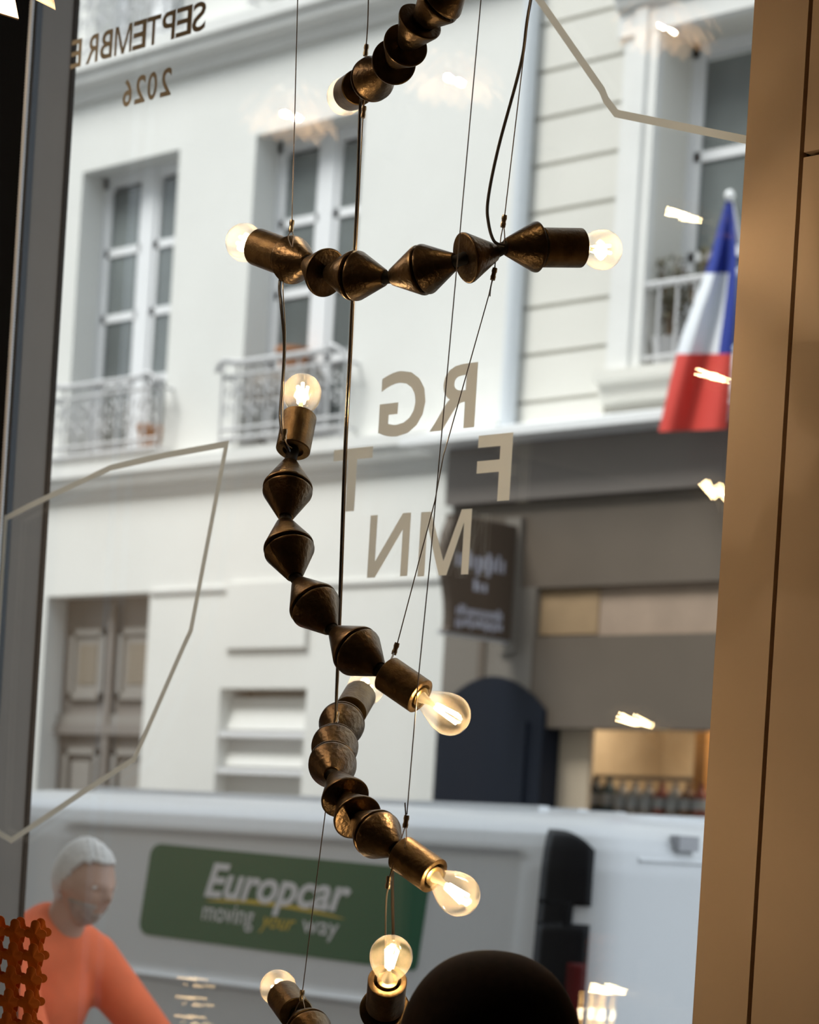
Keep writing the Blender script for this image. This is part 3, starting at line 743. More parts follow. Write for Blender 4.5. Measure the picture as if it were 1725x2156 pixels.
def strand(name, label, Z0, D, DS, pieces):
    """pieces: (type, start px, end px, +1 if the end is nearer); depth follows from each piece's true length"""
    Z = Z0; P = []
    for ty, a, b, sg in pieces:
        Lp = {'bulb_in': LBU, 'bulb_out': LBU, 'sock_in': LS, 'sock_out': LS}.get(ty, LC)
        l = math.hypot(b[0]-a[0], b[1]-a[1])*Z/FPX; dz = math.sqrt(max(0, Lp*Lp-l*l)); Z2 = Z-sg*dz
        P.append((ty, at(*a, Z), at(*b, Z2))); Z = Z2
    for i in range(len(P)-1):                          # a double cone: both halves share one axis, faces a hair apart
        if P[i][0] == 'up' and P[i+1][0] == 'down':
            s0, s1 = P[i][1], P[i+1][2]; d = (s1-s0).normalized(); m_ = (P[i][2]+P[i+1][1])/2*.5+(s0+s1)/2*.5
            k = .55; d0 = (d*k+(P[i][2]-s0).normalized()*(1-k)).normalized(); d1 = (d*k+(s1-P[i+1][1]).normalized()*(1-k)).normalized()
            d0, d1 = (d0*.7+d1*.3).normalized(), (d1*.7+d0*.3).normalized()
            P[i] = ('up', m_-d0*(LC+.0016), m_-d0*.0016); P[i+1] = ('down', m_+d1*.0016, m_+d1*(LC+.0016))
    base = min((p[1] for p in P), key=lambda v: v.z)
    t = thing(name, label, 'pendant lamp', tuple(base), 'bronze cone strands of the hanging light')
    core = []
    for ty, a, b in P:
        d = (b-a)
        if ty == 'bulb_in': put_bulb(t, b, a-b)
        elif ty == 'bulb_out': put_bulb(t, a, b-a)
        elif ty == 'sock_in': inst(sock_mesh(DS), t, orient(None, a, d)); core += [b-d*.1, b]
        elif ty == 'sock_out': inst(sock_mesh(DS), t, orient(None, b, -d)); core += [a, a+d*.1]
        elif ty == 'up': inst(cone_mesh(D), t, orient(None, a, d)); core += [a, b]
        else: inst(cone_mesh(D), t, orient(None, b, -d)); core += [a, b]
    MB().tube(core, .0095, 10).build('core', m_gap, t, True)
    return t, P
def line(name, parent, pts, r, m, smooth_=True, n=8):
    P = [at(*p) for p in pts]
    if smooth_ and len(P) > 2: P = smoothpts(P, 8)
    return MB().tube(P, r, n).build(name, m, parent, True)
def ferrule(parent, px, py, Z, ang=0.06, h=.018):
    p = at(px, py, Z); ax = (UPV+RGT*ang).normalized()
    MB().lathe([(-h/2, 0), (-h/2, .0036), (-h*.2, .0042), (-h*.1, .0034), (h*.1, .0034), (h*.2, .0042), (h/2, .0036), (h/2, 0)], 10, p, ax).build('crimp_sleeve', m_ferr, parent, True)
WR = .00085

# strand at the top of the frame
tT, PT = strand('cone_pendant', 'top strand of bronze cones, leaving the picture at its upper edge', 3.98, .0685, .055, [
    ('bulb_in', (727, 203), (737, 196), 1), ('sock_in', (737, 196), (756, 183), 1), ('up', (759, 181), (783, 169), 1), ('down', (788, 167), (811, 148), 1),
    ('up', (811, 148), (830, 130), 1), ('up', (830, 130), (853, 97), 1), ('up', (853, 97), (882, 50), 1), ('up', (882, 50), (926, 8), 1),
    ('down', (933, 0), (972, -45), 1), ('sock_out', (985, -58), (1040, -110), 1), ('bulb_out', (1040, -110), (1072, -148), 1)])
line('suspension_cable', tT, [(777, -330, 3.84), (776, 0, 3.84), (771, 100, 3.84), (769, 118, 3.84)], WR*1.25, m_steel)
ferrule(tT, 771, 106, 3.84); line('cable_tail', tT, [(768, 98, 3.84), (769, 112, 3.84)], WR, m_steel)
line('power_cord', tT, [(762, 205, 3.85), (758, 235, 3.86), (753, 400, 3.84), (745, 560, 3.85), (737, 740, 3.86), (727, 930, 3.86), (717, 1220, 3.85), (711, 1400, 3.83), (708, 1505, 3.80), (712, 1520, 3.82)], .0026, m_cord)
line('suspension_cable', tT, [(770, 205, 3.83), (765, 240, 3.845), (757, 400, 3.83), (749, 560, 3.84), (741, 740, 3.85), (731, 930, 3.85), (721, 1220, 3.84), (714, 1400, 3.82), (708, 1500, 3.79)], WR*1.2, m_ferr)
ferrule(tT, 766, 236, 3.84)

# horizontal strand
tA, PA = strand('cone_pendant', 'nearly horizontal strand of bronze cones with a bulb at each end', 3.895, .0735, .0575, [
    ('bulb_in', (513, 510), (543, 520), 1), ('sock_in', (543, 520), (605, 543), 1), ('down', (612, 547), (649, 549), 1), ('up', (647, 558), (691, 576), 1),
    ('up', (691, 576), (740, 580), 1), ('down', (748, 581), (815, 585), 1), ('up', (824, 583), (888, 571), 1), ('down', (897, 568), (958, 549), 1),
    ('down', (977, 544), (1044, 531), -1), ('up', (1064, 520), (1133, 520), -1), ('sock_out', (1138, 521), (1224, 522), -1), ('bulb_out', (1224, 522), (1271, 526), -1)])
line('suspension_cable', tA, [(638, -330, 3.78), (627, 0, 3.78), (615, 470, 3.78)], WR, m_steel, False)
ferrule(tA, 614, 476, 3.78)
line('cable_loop', tA, [(613, 486, 3.78), (607, 500, 3.77), (614, 520, 3.76)], WR, m_steel); line('cable_loop', tA, [(615, 486, 3.78), (618, 498, 3.76), (616, 520, 3.75)], WR, m_steel)
line('suspension_cable', tA, [(1152, -330, 3.63), (1117, 0, 3.63), (1062, 462, 3.63)], WR, m_steel, False)
ferrule(tA, 1061, 466, 3.63, .1)
line('cable_loop', tA, [(1060, 474, 3.63), (1055, 500, 3.63), (1053, 518, 3.62)], WR, m_steel); line('cable_loop', tA, [(1061, 474, 3.63), (1063, 498, 3.62), (1062, 516, 3.61)], WR, m_steel)
line('power_cord', tA, [(1190, -330, 3.67), (1118, 0, 3.67), (1098, 130, 3.67), (1050, 310, 3.65), (1028, 420, 3.63), (1029, 470, 3.62), (1041, 508, 3.61), (1063, 517, 3.61)], .0024, m_cord)
line('power_cord', tA, [(596, 560, 3.82), (589, 600, 3.82), (592, 640, 3.80), (599, 720, 3.80), (596, 800, 3.80), (591, 860, 3.78), (592, 895, 3.75), (600, 930, 3.74), (609, 950, 3.76)], .0026, m_cord)
line('suspension_cable', tA, [(600, 580, 3.81), (596, 605, 3.79), (601, 700, 3.79), (598, 800, 3.79), (596, 890, 3.75), (602, 930, 3.73), (615, 944, 3.73)], WR*1.1, m_ferr)
ferrule(tA, 599, 916, 3.735)

# descending strand in the middle
tB, PB = strand('cone_pendant', 'middle strand of bronze double cones falling from an upright bulb to the right', 3.885, .0765, .0535, [
    ('bulb_in', (637, 822), (631, 876), 1), ('sock_in', (631, 876), (616, 953), 1), ('up', (611, 970), (605, 1027), 1), ('down', (605, 1034), (602, 1094), 1),
    ('up', (600, 1097), (604, 1150), 1), ('down', (607, 1157), (624, 1220), 1), ('up', (627, 1223), (658, 1271), 1), ('down', (664, 1279), (700, 1328), 1),
    ('up', (704, 1328), (746, 1368), 1), ('down', (754, 1376), (802, 1411), 1), ('sock_out', (813, 1417), (886, 1467), 1), ('bulb_out', (886, 1467), (948, 1505), 1)])
line('suspension_cable', tB, [(1043, 560, 3.62), (1030, 620, 3.615), (934, 960, 3.605), (916, 1055, 3.60), (835, 1362, 3.59)], WR, m_steel, False)
ferrule(tB, 1040, 577, 3.62, .15); ferrule(tB, 833, 1366, 3.59, .25)
line('cable_loop', tB, [(1046, 535, 3.62), (1043, 555, 3.62), (1041, 572, 3.62)], WR, m_steel); line('cable_tail', tB, [(1040, 580, 3.62), (1034, 605, 3.62), (1032, 624, 3.62)], WR, m_steel)
line('cable_loop', tB, [(831, 1372, 3.59), (826, 1386, 3.57), (812, 1410, 3.55)], WR, m_steel); line('cable_loop', tB, [(830, 1372, 3.59), (822, 1390, 3.56), (808, 1414, 3.56)], WR, m_steel)

# lower strand
tC, PC = strand('cone_pendant', 'lower strand of bronze cones curving towards the right above the van banner', 4.02, .0715, .0525, [
    ('bulb_in', (771, 1447), (758, 1464), 1), ('sock_in', (758, 1464), (737, 1500), 1), ('up', (733, 1504), (719, 1521), 1), ('down', (717, 1526), (710, 1548), 1),
    ('up', (709, 1550), (705, 1571), 1), ('down', (705, 1576), (702, 1590), 1), ('up', (702, 1592), (700, 1604), 1), ('down', (700, 1609), (699, 1634), 1),
    ('up', (706, 1636), (728, 1682), 1), ('up', (728, 1682), (754, 1723), 1), ('up', (754, 1723), (793, 1755), 1), ('down', (797, 1760), (833, 1788), 1),
    ('sock_out', (845, 1796), (915, 1845), 1), ('bulb_out', (915, 1845), (965, 1883), 1)])
ferrule(tC, 708, 1510, 3.79); 
line('cable_loop', tC, [(707, 1518, 3.79), (703, 1530, 3.77)], WR, m_steel); line('cable_loop', tC, [(709, 1518, 3.79), (713, 1531, 3.77)], WR, m_steel)
line('suspension_cable', tC, [(1056, -330, 3.47), (1013, 0, 3.47), (966, 520, 3.47), (907, 1170, 3.46), (880, 1440, 3.455), (857, 1715, 3.45)], WR, m_steel, False)
ferrule(tC, 855, 1730, 3.45, .08); line('cable_tail', tC, [(853, 1690, 3.45), (855, 1722, 3.45)], WR*1.2, m_steel)
line('cable_loop', tC, [(854, 1738, 3.45), (848, 1757, 3.44), (842, 1778, 3.43)], WR, m_steel); line('cable_loop', tC, [(855, 1738, 3.45), (856, 1762, 3.43), (852, 1785, 3.42)], WR, m_steel)
line('power_cord', tC, [(832, 1790, 3.44), (827, 1836, 3.46), (827, 1900, 3.50), (828, 1985, 3.55), (822, 2060, 3.57), (818, 2125, 3.58)], .0024, m_cord)
line('suspension_cable', tC, [(820, 1866, 3.43), (814, 1890, 3.47), (812, 1968, 3.54), (812, 2060, 3.56), (812, 2125, 3.57)], WR*1.5, m_ferr)
ferrule(tC, 818, 1858, 3.43); line('cable_loop', tC, [(819, 1852, 3.43), (825, 1832, 3.43), (832, 1805, 3.43)], WR*1.3, m_ferr)
line('suspension_cable', tC, [(690, 1650, 3.62), (685, 1712, 3.68), (662, 1890, 3.80), (637, 2088, 3.90)], WR, m_steel, False)

# bottom strand, mostly below the frame
tD, PD = strand('cone_pendant', 'bottom strand of bronze cones, its two lit bulbs rising at the lower picture edge', 4.03, .073, .0555, [
    ('bulb_in', (586, 2080), (597, 2097), 1), ('sock_in', (597, 2097), (624, 2134), 1), ('up', (630, 2142), (648, 2164), 1), ('down', (651, 2169), (672, 2205), 1),
    ('up', (675, 2210), (700, 2255), 1), ('down', (703, 2262), (735, 2295), 1), ('up', (738, 2298), (768, 2290), 1), ('down', (772, 2288), (792, 2250), 1),
    ('up', (793, 2246), (800, 2200), 1), ('down', (803, 2188), (808, 2152), 1), ('up', (809, 2149), (811, 2125), 1), ('sock_out', (811, 2120), (816, 2064), 1), ('bulb_out', (816, 2064), (824, 2012), 1)])
ferrule(tD, 636, 2096, 3.90); line('cable_loop', tD, [(635, 2102, 3.90), (624, 2122, 3.90), (617, 2145, 3.90)], WR, m_steel); line('cable_loop', tD, [(637, 2102, 3.90), (641, 2120, 3.89), (642, 2134, 3.89)], WR, m_steel)
for o in list(cone_cache.values())+list(sock_cache.values())+[bulb_cache['g'], bulb_cache['c'], bulb_cache['s']]+bulb_cache['f']:
    bpy.data.objects.remove(o)

# ================================================================== OTHER THINGS IN THE SHOP
# orange openwork basket of interlocked leather crosses, on a plinth
ZB = 4.0
def clover(R=.0076, off=.0105, th=.0016):
    pts = []; n = 11
    for q_ in range(4):
        for k in range(n):
            a = math.radians(q_*90-100+200*k/(n-1)); b = math.radians(q_*90); ov = .0150 if q_ % 2 else .0105; pts.append((ov*math.cos(b)+R*math.cos(a), ov*math.sin(b)+R*math.sin(a)))
    N = len(pts); V, F = [(0, -th/2-.001, 0)], []
    bend = lambda x, z: (-.006 if z > 0 else .004)*(abs(z)/.022)**2+.003*(abs(x)/.019)**2
    V += [(x, -th/2+bend(x, z), z) for x, z in pts]+[(0, th/2, 0)]+[(x, th/2+bend(x, z), z) for x, z in pts]
    for i in range(N): j = (i+1) % N; F += [(0, 1+j, 1+i), (N+1, N+2+i, N+2+j), (1+i, 1+j, N+2+j, N+2+i)]
    return V, F
V, F = clover()
cm = bpy.data.meshes.new('leather_cross'); cm.from_pydata(V, [], F); cm.materials.append(m_orange)
dk = bpy.data.meshes.new('link_ring'); tmp = MB().lathe([(-.003, .0), (-.003, .0045), (.003, .0045), (.003, 0)], 8, (0, 0, 0), (0, 1, 0)); dk.from_pydata(tmp.v, [], tmp.f); dk.materials.append(m_orange_dk)
o0 = at(74, 1966, ZB); pitx = 43*ZB/FPX; pitz = 49*ZB/FPX
bk = thing('openwork_basket', 'orange openwork basket of interlocked leather crosses at the lower left', 'basket', tuple(o0-UPV*pitz*9))
Rz = Matrix.Rotation(math.radians(45+2), 4, 'Z')
for lay, dpt in ((0, 0), (1, .012)):
    for i in range(5):
        for j in range(10):
            p = o0-RGT*(pitx*i)-UPV*(pitz*j)-RGT*(.0012*j)+FWD*dpt+(RGT*.006+UPV*.003)*lay
            if lay: p += FWD*.004
            o = bpy.data.objects.new('leather_cross', cm); COL.objects.link(o); hang(o, bk)
            M_ = Matrix.Translation(p) @ Rz; o.matrix_basis = M_
            if not lay:
                for off_ in (-RGT*(pitx/2)+FWD*.006, -UPV*(pitz*.5)+FWD*.008):
                    o = bpy.data.objects.new('link_ring', dk); COL.objects.link(o); hang(o, bk); o.matrix_basis = Matrix.Translation(p+off_) @ Rz
pb = o0-UPV*(pitz*9+.0245)
pl = MB(); pl.lathe([(0, 0), (0, .17), (.02, .18), (.04, .165), (pb.z-FZ-.04, .15), (pb.z-FZ-.02, .165), (pb.z-FZ, .165), (pb.z-FZ, 0)], 32, (pb.x-.05, pb.y-.04, FZ))
tag(pl.build('display_plinth', m_plinth, None, True), 'round white display plinth under the orange basket', 'plinth')

# petal pendants: folded metal leaves round a frosted lamp
def petal(par, pts, nm='petal'):
    P = [Vector(p) for p in pts]; nrm = (P[1]-P[0]).cross(P[-1]-P[0]).normalized()*.0012
    n = len(P); MB().add([p+nrm for p in P]+[p-nrm for p in P], [tuple(range(n)), tuple(range(2*n-1, n-1, -1))]+[(i, n+i, n+(i+1) % n, (i+1) % n) for i in range(n)]).build(nm, m_copper, par)
def petal_lamp(c, label, power, extra=None, k=9, size=.075, rot=0):
    c = Vector(c); t = thing('petal_pendant', label, 'pendant lamp', tuple(c), 'folded metal petal pendants')
    MB().tube([c+UPV*.03, Vector((c.x, c.y, CZ))], .003, 6).build('cord', m_cord, t)
    MB().lathe([(0, 0), (0, .04), (-.02, .045), (-.022, 0)], 20, (c.x, c.y, CZ)).build('ceiling_rose', m_copper, t, True)
    MB().ell(c, .022, .022, .026, 10).build('lamp', m_lampglow, t, True)
    for r_ in range(2):
        for i in range(k):
            a = 2*math.pi*(i+.5*r_)/k+rot; d = Vector((math.cos(a), math.sin(a), 0)); s = Vector((-math.sin(a), math.cos(a), 0))
            r0, dn = (.045, .0) if r_ else (.035, .03)
            petal(t, [c+d*r0+UPV*(.03-dn*1.2)-s*.012, c+d*(r0+size*.75)+UPV*(-.02-dn*1.4)-s*.026, c+d*(r0+size)+UPV*(-.045-dn*1.5), c+d*(r0+size*.75)+UPV*(-.02-dn*1.4)+s*.026, c+d*r0+UPV*(.03-dn*1.2)+s*.012])
    if extra: 
        for e in extra: petal(t, e)
    l = bpy.data.lights.new('petal_light', 'POINT'); l.energy = power*.45; l.color = (1, .78, .54); l.shadow_soft_size = .008
    lo = bpy.data.objects.new('petal_light', l); COL.objects.link(lo); lo.location = c-UPV*.05; hang(lo, t)
zc = 3.5
petal_lamp(at(-40, -185, zc), 'folded metal petal lamp cut by the upper left picture corner', 14,
           [[at(-45, 15, zc), at(39, 41, zc+.02), at(31, 0, zc+.05), at(-10, -50, zc+.06)], [at(30, -24, zc+.1), at(117, 20, zc+.08), at(113, -8, zc+.1), at(40, -60, zc+.12)]], size=.06)
def mirrored(px, py, zv):
    p = at(px, py, zv); return Vector((p.x, 2*GY-p.y, p.z))
for (px, py, zv, lab, r_) in ((600, 195, 6.0, 'middle', .2), (945, 120, 6.0, 'second', .5), (1395, 8, 5.8, 'third', .1)):
    petal_lamp(mirrored(px, py, zv), 'folded metal petal lamp seen only as a reflection, %s' % {'middle': 'below the first cable', 'second': 'beside the top strand', 'third': 'above the right-hand window'}[lab], 16, size=.075, rot=r_)
# candle-like paper lamp on a side table and a post of small lights, both seen as reflections in the glass
c = mirrored(1247, 2090, 7.0)
pt = thing('paper_lamp', 'warm glowing paper cylinder lamp reflected beside the van tail lamp', 'lamp', (c.x, c.y, c.z-.25))
MB().lathe([(-.25, 0), (-.25, .036), (0, .036), (0, .03), (-.01, 0)], 24, c).build('shade', emat('paper_glow', (1, .60, .22), 14), pt, True)
MB().lathe([(-.075, .037), (-.045, .037)], 24, c).build('bright_band', emat('band_glow', (1, .8, .5), 45), pt, True)
st = thing('side_table', 'small round side table carrying the paper lamp', 'table', (c.x, c.y, FZ))
hz = c.z-.25-FZ
MB().lathe([(hz-.025, 0), (hz-.025, .2), (hz, .2), (hz, 0)], 32, (c.x, c.y, FZ)).build('table_top', m_plinth, st, True)
MB().lathe([(0, 0), (0, .15), (.02, .15), (.03, .02), (hz-.025, .02)], 24, (c.x, c.y, FZ)).build('pedestal', m_blackframe, st, True)
c = mirrored(397, 2075, 6.5)
ld = thing('light_post', 'dark post with rows of tiny warm bulbs, reflected left of the bottom strand', 'lamp', (c.x, c.y, FZ))
MB().tube([(c.x, c.y, FZ), (c.x, c.y, c.z+.05)], .010, 8).build('post', m_blackframe, ld)
MB().lathe([(0, 0), (0, .14), (.02, .14), (.025, 0)], 24, (c.x, c.y, FZ)).build('base', m_blackframe, ld)
mt = emat('tiny_bulb_glow', (1, .66, .34), 14)
for r_ in range(6):
    z = c.z-.05*r_
    MB().tube([(c.x-.035, c.y, z-.012), (c.x+.035, c.y, z-.012)], .003, 6).build('arm', m_blackframe, ld)
    for k in range(4):
        for dz in (0, .018): MB().ell((c.x-.03+.02*k, c.y+.012*(1 if dz else -1), z+dz), .0045, .0045, .0035, 5).build('tiny_bulb', mt, ld)

# added unseen cabinet along the left wall, darkening part of the glass reflection
tc = thing('added_cabinet', 'added unseen dark cabinet along the left shop wall, dimming the reflection', 'cabinet', (RX0+.2, -2.3, FZ))
m_darkwood = mat('dark_stained_wood', (.030, .019, .012), .6, var=.3, scale=5)
CY1 = -.55
box('body', m_darkwood, tc, RX0+.005, RX0+.36, RY0+.02, CY1, FZ, 3.35)
for i in range(4):
    a = RY0+.03+(CY1-RY0-.05)*i/4; b = RY0+.03+(CY1-RY0-.05)*(i+1)/4
    dd = box('door', m_darkwood, tc, RX0+.362, RX0+.385, a+.006, b-.006, FZ+.08, 3.33)
    MB().tube([(RX0+.40, b-.06, 1.2), (RX0+.40, b-.06, 1.45)], .007, 8).build('handle', m_brass, dd, True)
# added unseen spotlights, brightening the left wall for its veil in the glass
for i, (x, y) in enumerate(((-5.75, .75), (-5.75, .05))):
    sp = thing('added_spotlight', 'added unseen spotlight brightening the left shop wall, %s the window' % ('nearer to' if i == 0 else 'farther from'), 'spotlight', (x, y, CZ-.16), 'added wall spotlights')
    d = Vector((-1.05, 0, -1.9)).normalized(); p = Vector((x, y, CZ-.13))
    MB().lathe([(0, 0), (0, .045), (-.015, .045), (-.018, .012), (-.10, .012)], 20, (x, y, CZ)).build('mount', m_blackframe, sp, True)
    MB().lathe([(-.07, 0), (-.07, .03), (-.06, .038), (.08, .042), (.08, .036), (.05, .03), (.05, 0)], 24, p, d).build('housing', m_blackframe, sp, True)
    l = bpy.data.lights.new('added_spot_light', 'SPOT'); l.energy = 120; l.color = (1, .84, .62); l.spot_size = math.radians(62); l.spot_blend = .9; l.shadow_soft_size = .03
    lo = bpy.data.objects.new('added_spot_light', l); COL.objects.link(lo); lo.location = p+d*.09; lo.rotation_euler = d.to_track_quat('-Z', 'Y').to_euler(); hang(lo, sp)

# ================================================================== PEOPLE
def skin_mesh(joints, edges, sub=2):
    """joints: name -> (pos, radius front-back, radius sideways); closed tapered limbs, fused afterwards by a voxel remesh"""
    V, F = [], []; n = 20
    for a, b in edges:
        pa, pb = Vector(joints[a][0]), Vector(joints[b][0]); d = pb-pa; L_ = d.length; d.normalize()
        side = Vector((0, 1, 0)); u = side-d*side.dot(d)
        u = u.normalized() if u.length > .2 else Vector((1, 0, 0)).cross(d).normalized()
        v = d.cross(u); ra, rb = joints[a][1:3], joints[b][1:3]; rings = []
        for k in range(6): t = math.radians(-90+15*k+.5); rings.append((pa+d*math.sin(t)*min(ra), ra[0]*math.cos(t), ra[1]*math.cos(t)))
        for k in range(7): t = k/6; rings.append((pa+d*L_*t, ra[0]+(rb[0]-ra[0])*t, ra[1]+(rb[1]-ra[1])*t))
        for k in range(1, 7): t = math.radians(15*k-.5); rings.append((pb+d*math.sin(t)*min(rb), rb[0]*math.cos(t), rb[1]*math.cos(t)))
        o = len(V)
        for c, rx, ry in rings:
            for k in range(n): a_ = 2*math.pi*k/n; V.append(c+u*ry*math.cos(a_)+v*rx*math.sin(a_))
        for i in range(len(rings)-1):
            for k in range(n): l = (k+1) % n; F.append((o+i*n+k, o+i*n+l, o+(i+1)*n+l, o+(i+1)*n+k))
        F.append(tuple(o+k for k in reversed(range(n)))); F.append(tuple(o+(len(rings)-1)*n+k for k in range(n)))
    return V, F
def remeshed(V, F, vox):
    me = bpy.data.meshes.new('r'); me.from_pydata([tuple(v) for v in V], [], F); o = bpy.data.objects.new('r', me); COL.objects.link(o)
    m_ = o.modifiers.new('r', 'REMESH'); m_.mode = 'VOXEL'; m_.voxel_size = vox
    s = o.modifiers.new('s', 'SMOOTH'); s.iterations = 3; s.factor = .5
    ev = o.evaluated_get(bpy.context.evaluated_depsgraph_get()); m2 = ev.to_mesh()
    V2 = [v.co.copy() for v in m2.vertices]; F2 = [tuple(p.vertices) for p in m2.polygons]
    ev.to_mesh_clear(); bpy.data.objects.remove(o); return V2, F2
def g(x, s): return math.exp(-(x/s)**2)
def headpt(dx, dy, dz, k=1.0):
    x, y, z = .097*dx*k, .076*dy*k, .117*dz*k
    if dz < -.1:
        j = min(1, (-dz-.1)/.9); y *= 1-.28*j; x = x*(1-.10*j)+.016*j
    if dx < 0: z += .008*dx*dx
    if dx > 0:
        fr = dx
        x += .024*g(dy, .16)*g(dz+.16, .13)*fr + .010*g(dy, .12)*g(dz-.02, .16)*fr
        x += .006*g(dz-.16, .09)*fr - .010*(g(dy-.42, .17)+g(dy+.42, .17))*g(dz-.02, .09)*fr
        x += .006*g(dy, .3)*g(dz+.46, .05)*fr + .007*g(dy, .3)*g(dz+.58, .05)*fr - .004*g(dy, .3)*g(dz+.52, .025)*fr
        x += .012*g(dy, .35)*g(dz+.82, .16)*fr
        x += .004*(g(dy-.6, .2)+g(dy+.6, .2))*g(dz+.2, .15)*fr
    return Vector((x, y, z))
def sphere_dirs(n=40):
    D = []
    for i in range(n+1):
        for j in range(2*n):
            a, b = math.pi*i/n, math.pi*j/n; D.append((math.sin(a)*math.cos(b), math.sin(a)*math.sin(b), math.cos(a)))
    F = [(i*2*n+j, (i+1)*2*n+j, (i+1)*2*n+(j+1) % (2*n), i*2*n+(j+1) % (2*n)) for i in range(n) for j in range(2*n)]
    return D, F
def shell(cond, k, thick, T, bulge=None):
    D, F = sphere_dirs(36); V = []
    for d in D:
        s = k+(bulge(d) if bulge else 0); V.append(T(headpt(*d, s)))
    F = [f for f in F if all(cond(*D[i]) for i in f)]
    used = sorted({i for f in F for i in f}); mp = {i: a for a, i in enumerate(used)}
    return [V[i] for i in used], [tuple(mp[i] for i in f) for f in F]
def person(name, label, base, yaw, hc, hyaw, hpitch, J, cloth, mats, hair_cond, beard=False, hairbulge=None, hairk=1.06):
    """local frame: x forward, y left, z up from base; J joint dict; cloth list of (part name, joint names, edges, grow, material)"""
    t = thing(name, label, 'person', base)
    B = Matrix.Translation(Vector(base)) @ Matrix.Rotation(yaw, 4, 'Z')
    H = Matrix.Translation(Vector(hc)) @ Matrix.Rotation(hyaw, 4, 'Z') @ Matrix.Rotation(hpitch, 4, 'Y')
    E = [('pelvis', 'belly'), ('belly', 'chest'), ('chest', 'upper'), ('upper', 'neck'), ('neck', 'headb')]
    for s in 'LR':
        E += [('upper', 'sh'+s), ('sh'+s, 'el'+s), ('el'+s, 'wr'+s), ('wr'+s, 'pa'+s), ('pelvis', 'hip'+s), ('hip'+s, 'kn'+s), ('kn'+s, 'an'+s), ('an'+s, 'toe'+s)]
        wr, pa = Vector(J['wr'+s][0]), Vector(J['pa'+s][0]); d = (pa-wr).normalized(); side = Vector((0, 1, 0)); up = d.cross(side).normalized()
        for k, (o_, l_) in enumerate(((-.03, .062), (-.010, .072), (.010, .068), (.028, .054))):
            b0 = pa+side*o_*.9+d*.015; m1 = b0+d*l_*.5-up*.006; m2 = b0+d*l_*.9-up*.022
            J['fa%s%d' % (s, k)] = (tuple(b0), .0095, .0095); J['fb%s%d' % (s, k)] = (tuple(m1), .0085, .0085); J['fc%s%d' % (s, k)] = (tuple(m2), .0075, .0075)
            E += [('pa'+s, 'fa%s%d' % (s, k)), ('fa%s%d' % (s, k), 'fb%s%d' % (s, k)), ('fb%s%d' % (s, k), 'fc%s%d' % (s, k))]
        sg = -1 if s == 'L' else 1
        b0 = wr+d*.03+side*sg*.03; J['ta'+s] = (tuple(b0), .011, .011); J['tb'+s] = (tuple(b0+d*.035+side*sg*.018-up*.008), .009, .009)
        E += [('wr'+s, 'ta'+s), ('ta'+s, 'tb'+s)]
    V, F = skin_mesh(J, E)
    D, HF = sphere_dirs(40); hv = [H @ headpt(*d) for d in D]; o = len(V); V += hv; F += [tuple(i+o for i in f) for f in HF]
    for sg in (-1, 1):                                              # ears
        e = MB().ell((-.005, sg*.076, -.005), .018, .009, .030, 8); o = len(V); V += [H @ Vector(v) for v in e.v]; F += [tuple(i+o for i in f) for f in e.f]
    V, F = remeshed(V, F, .0075)
    MB().add([B @ v for v in V], F).build('body', mats['skin'], t, True)
    for nm, js, es, grow, mm in cloth:
        V, F = skin_mesh({k: (J[k][0], J[k][1]+grow, J[k][2]+grow) for k in js}, es)
        V, F = remeshed(V, F, .012)
        MB().add([B @ v for v in V], F).build(nm, mm, t, True)
    T = lambda v: B @ (H @ v)
    V, F = shell(hair_cond, hairk, 0, T, hairbulge)
    ho = MB().add(V, F).build('hair', mats['hair'], t, True); s = ho.modifiers.new('thick', 'SOLIDIFY'); s.thickness = .012; s.offset = -1
    if beard:
        V, F = shell(lambda dx, dy, dz: dz < -.34 and dx > .05 and not (abs(dy) < .3 and -.56 < dz < -.42) , 1.03, 0, T)
        bo = MB().add(V, F).build('beard', mats['beard'], t, True); s = bo.modifiers.new('thick', 'SOLIDIFY'); s.thickness = .008; s.offset = -1
    for sg in (-1, 1):
        c = headpt(.86, sg*.40, .02); c = Vector((c.x*.99, c.y, c.z))
        e = MB().ell(c, .008, .011, .007, 8); MB().add([T(Vector(v)) for v in e.v], e.f).build('eye', m_eye, t, True)
        bpts = [headpt(.80, sg*(.22+.09*i), .155-.012*i*i*.4)*1.03 for i in range(5)]
        e = MB().tube(bpts, .0045, 6); MB().add([T(Vector(v)) for v in e.v], e.f).build('eyebrow', mats['hair'], t, True)
    return t
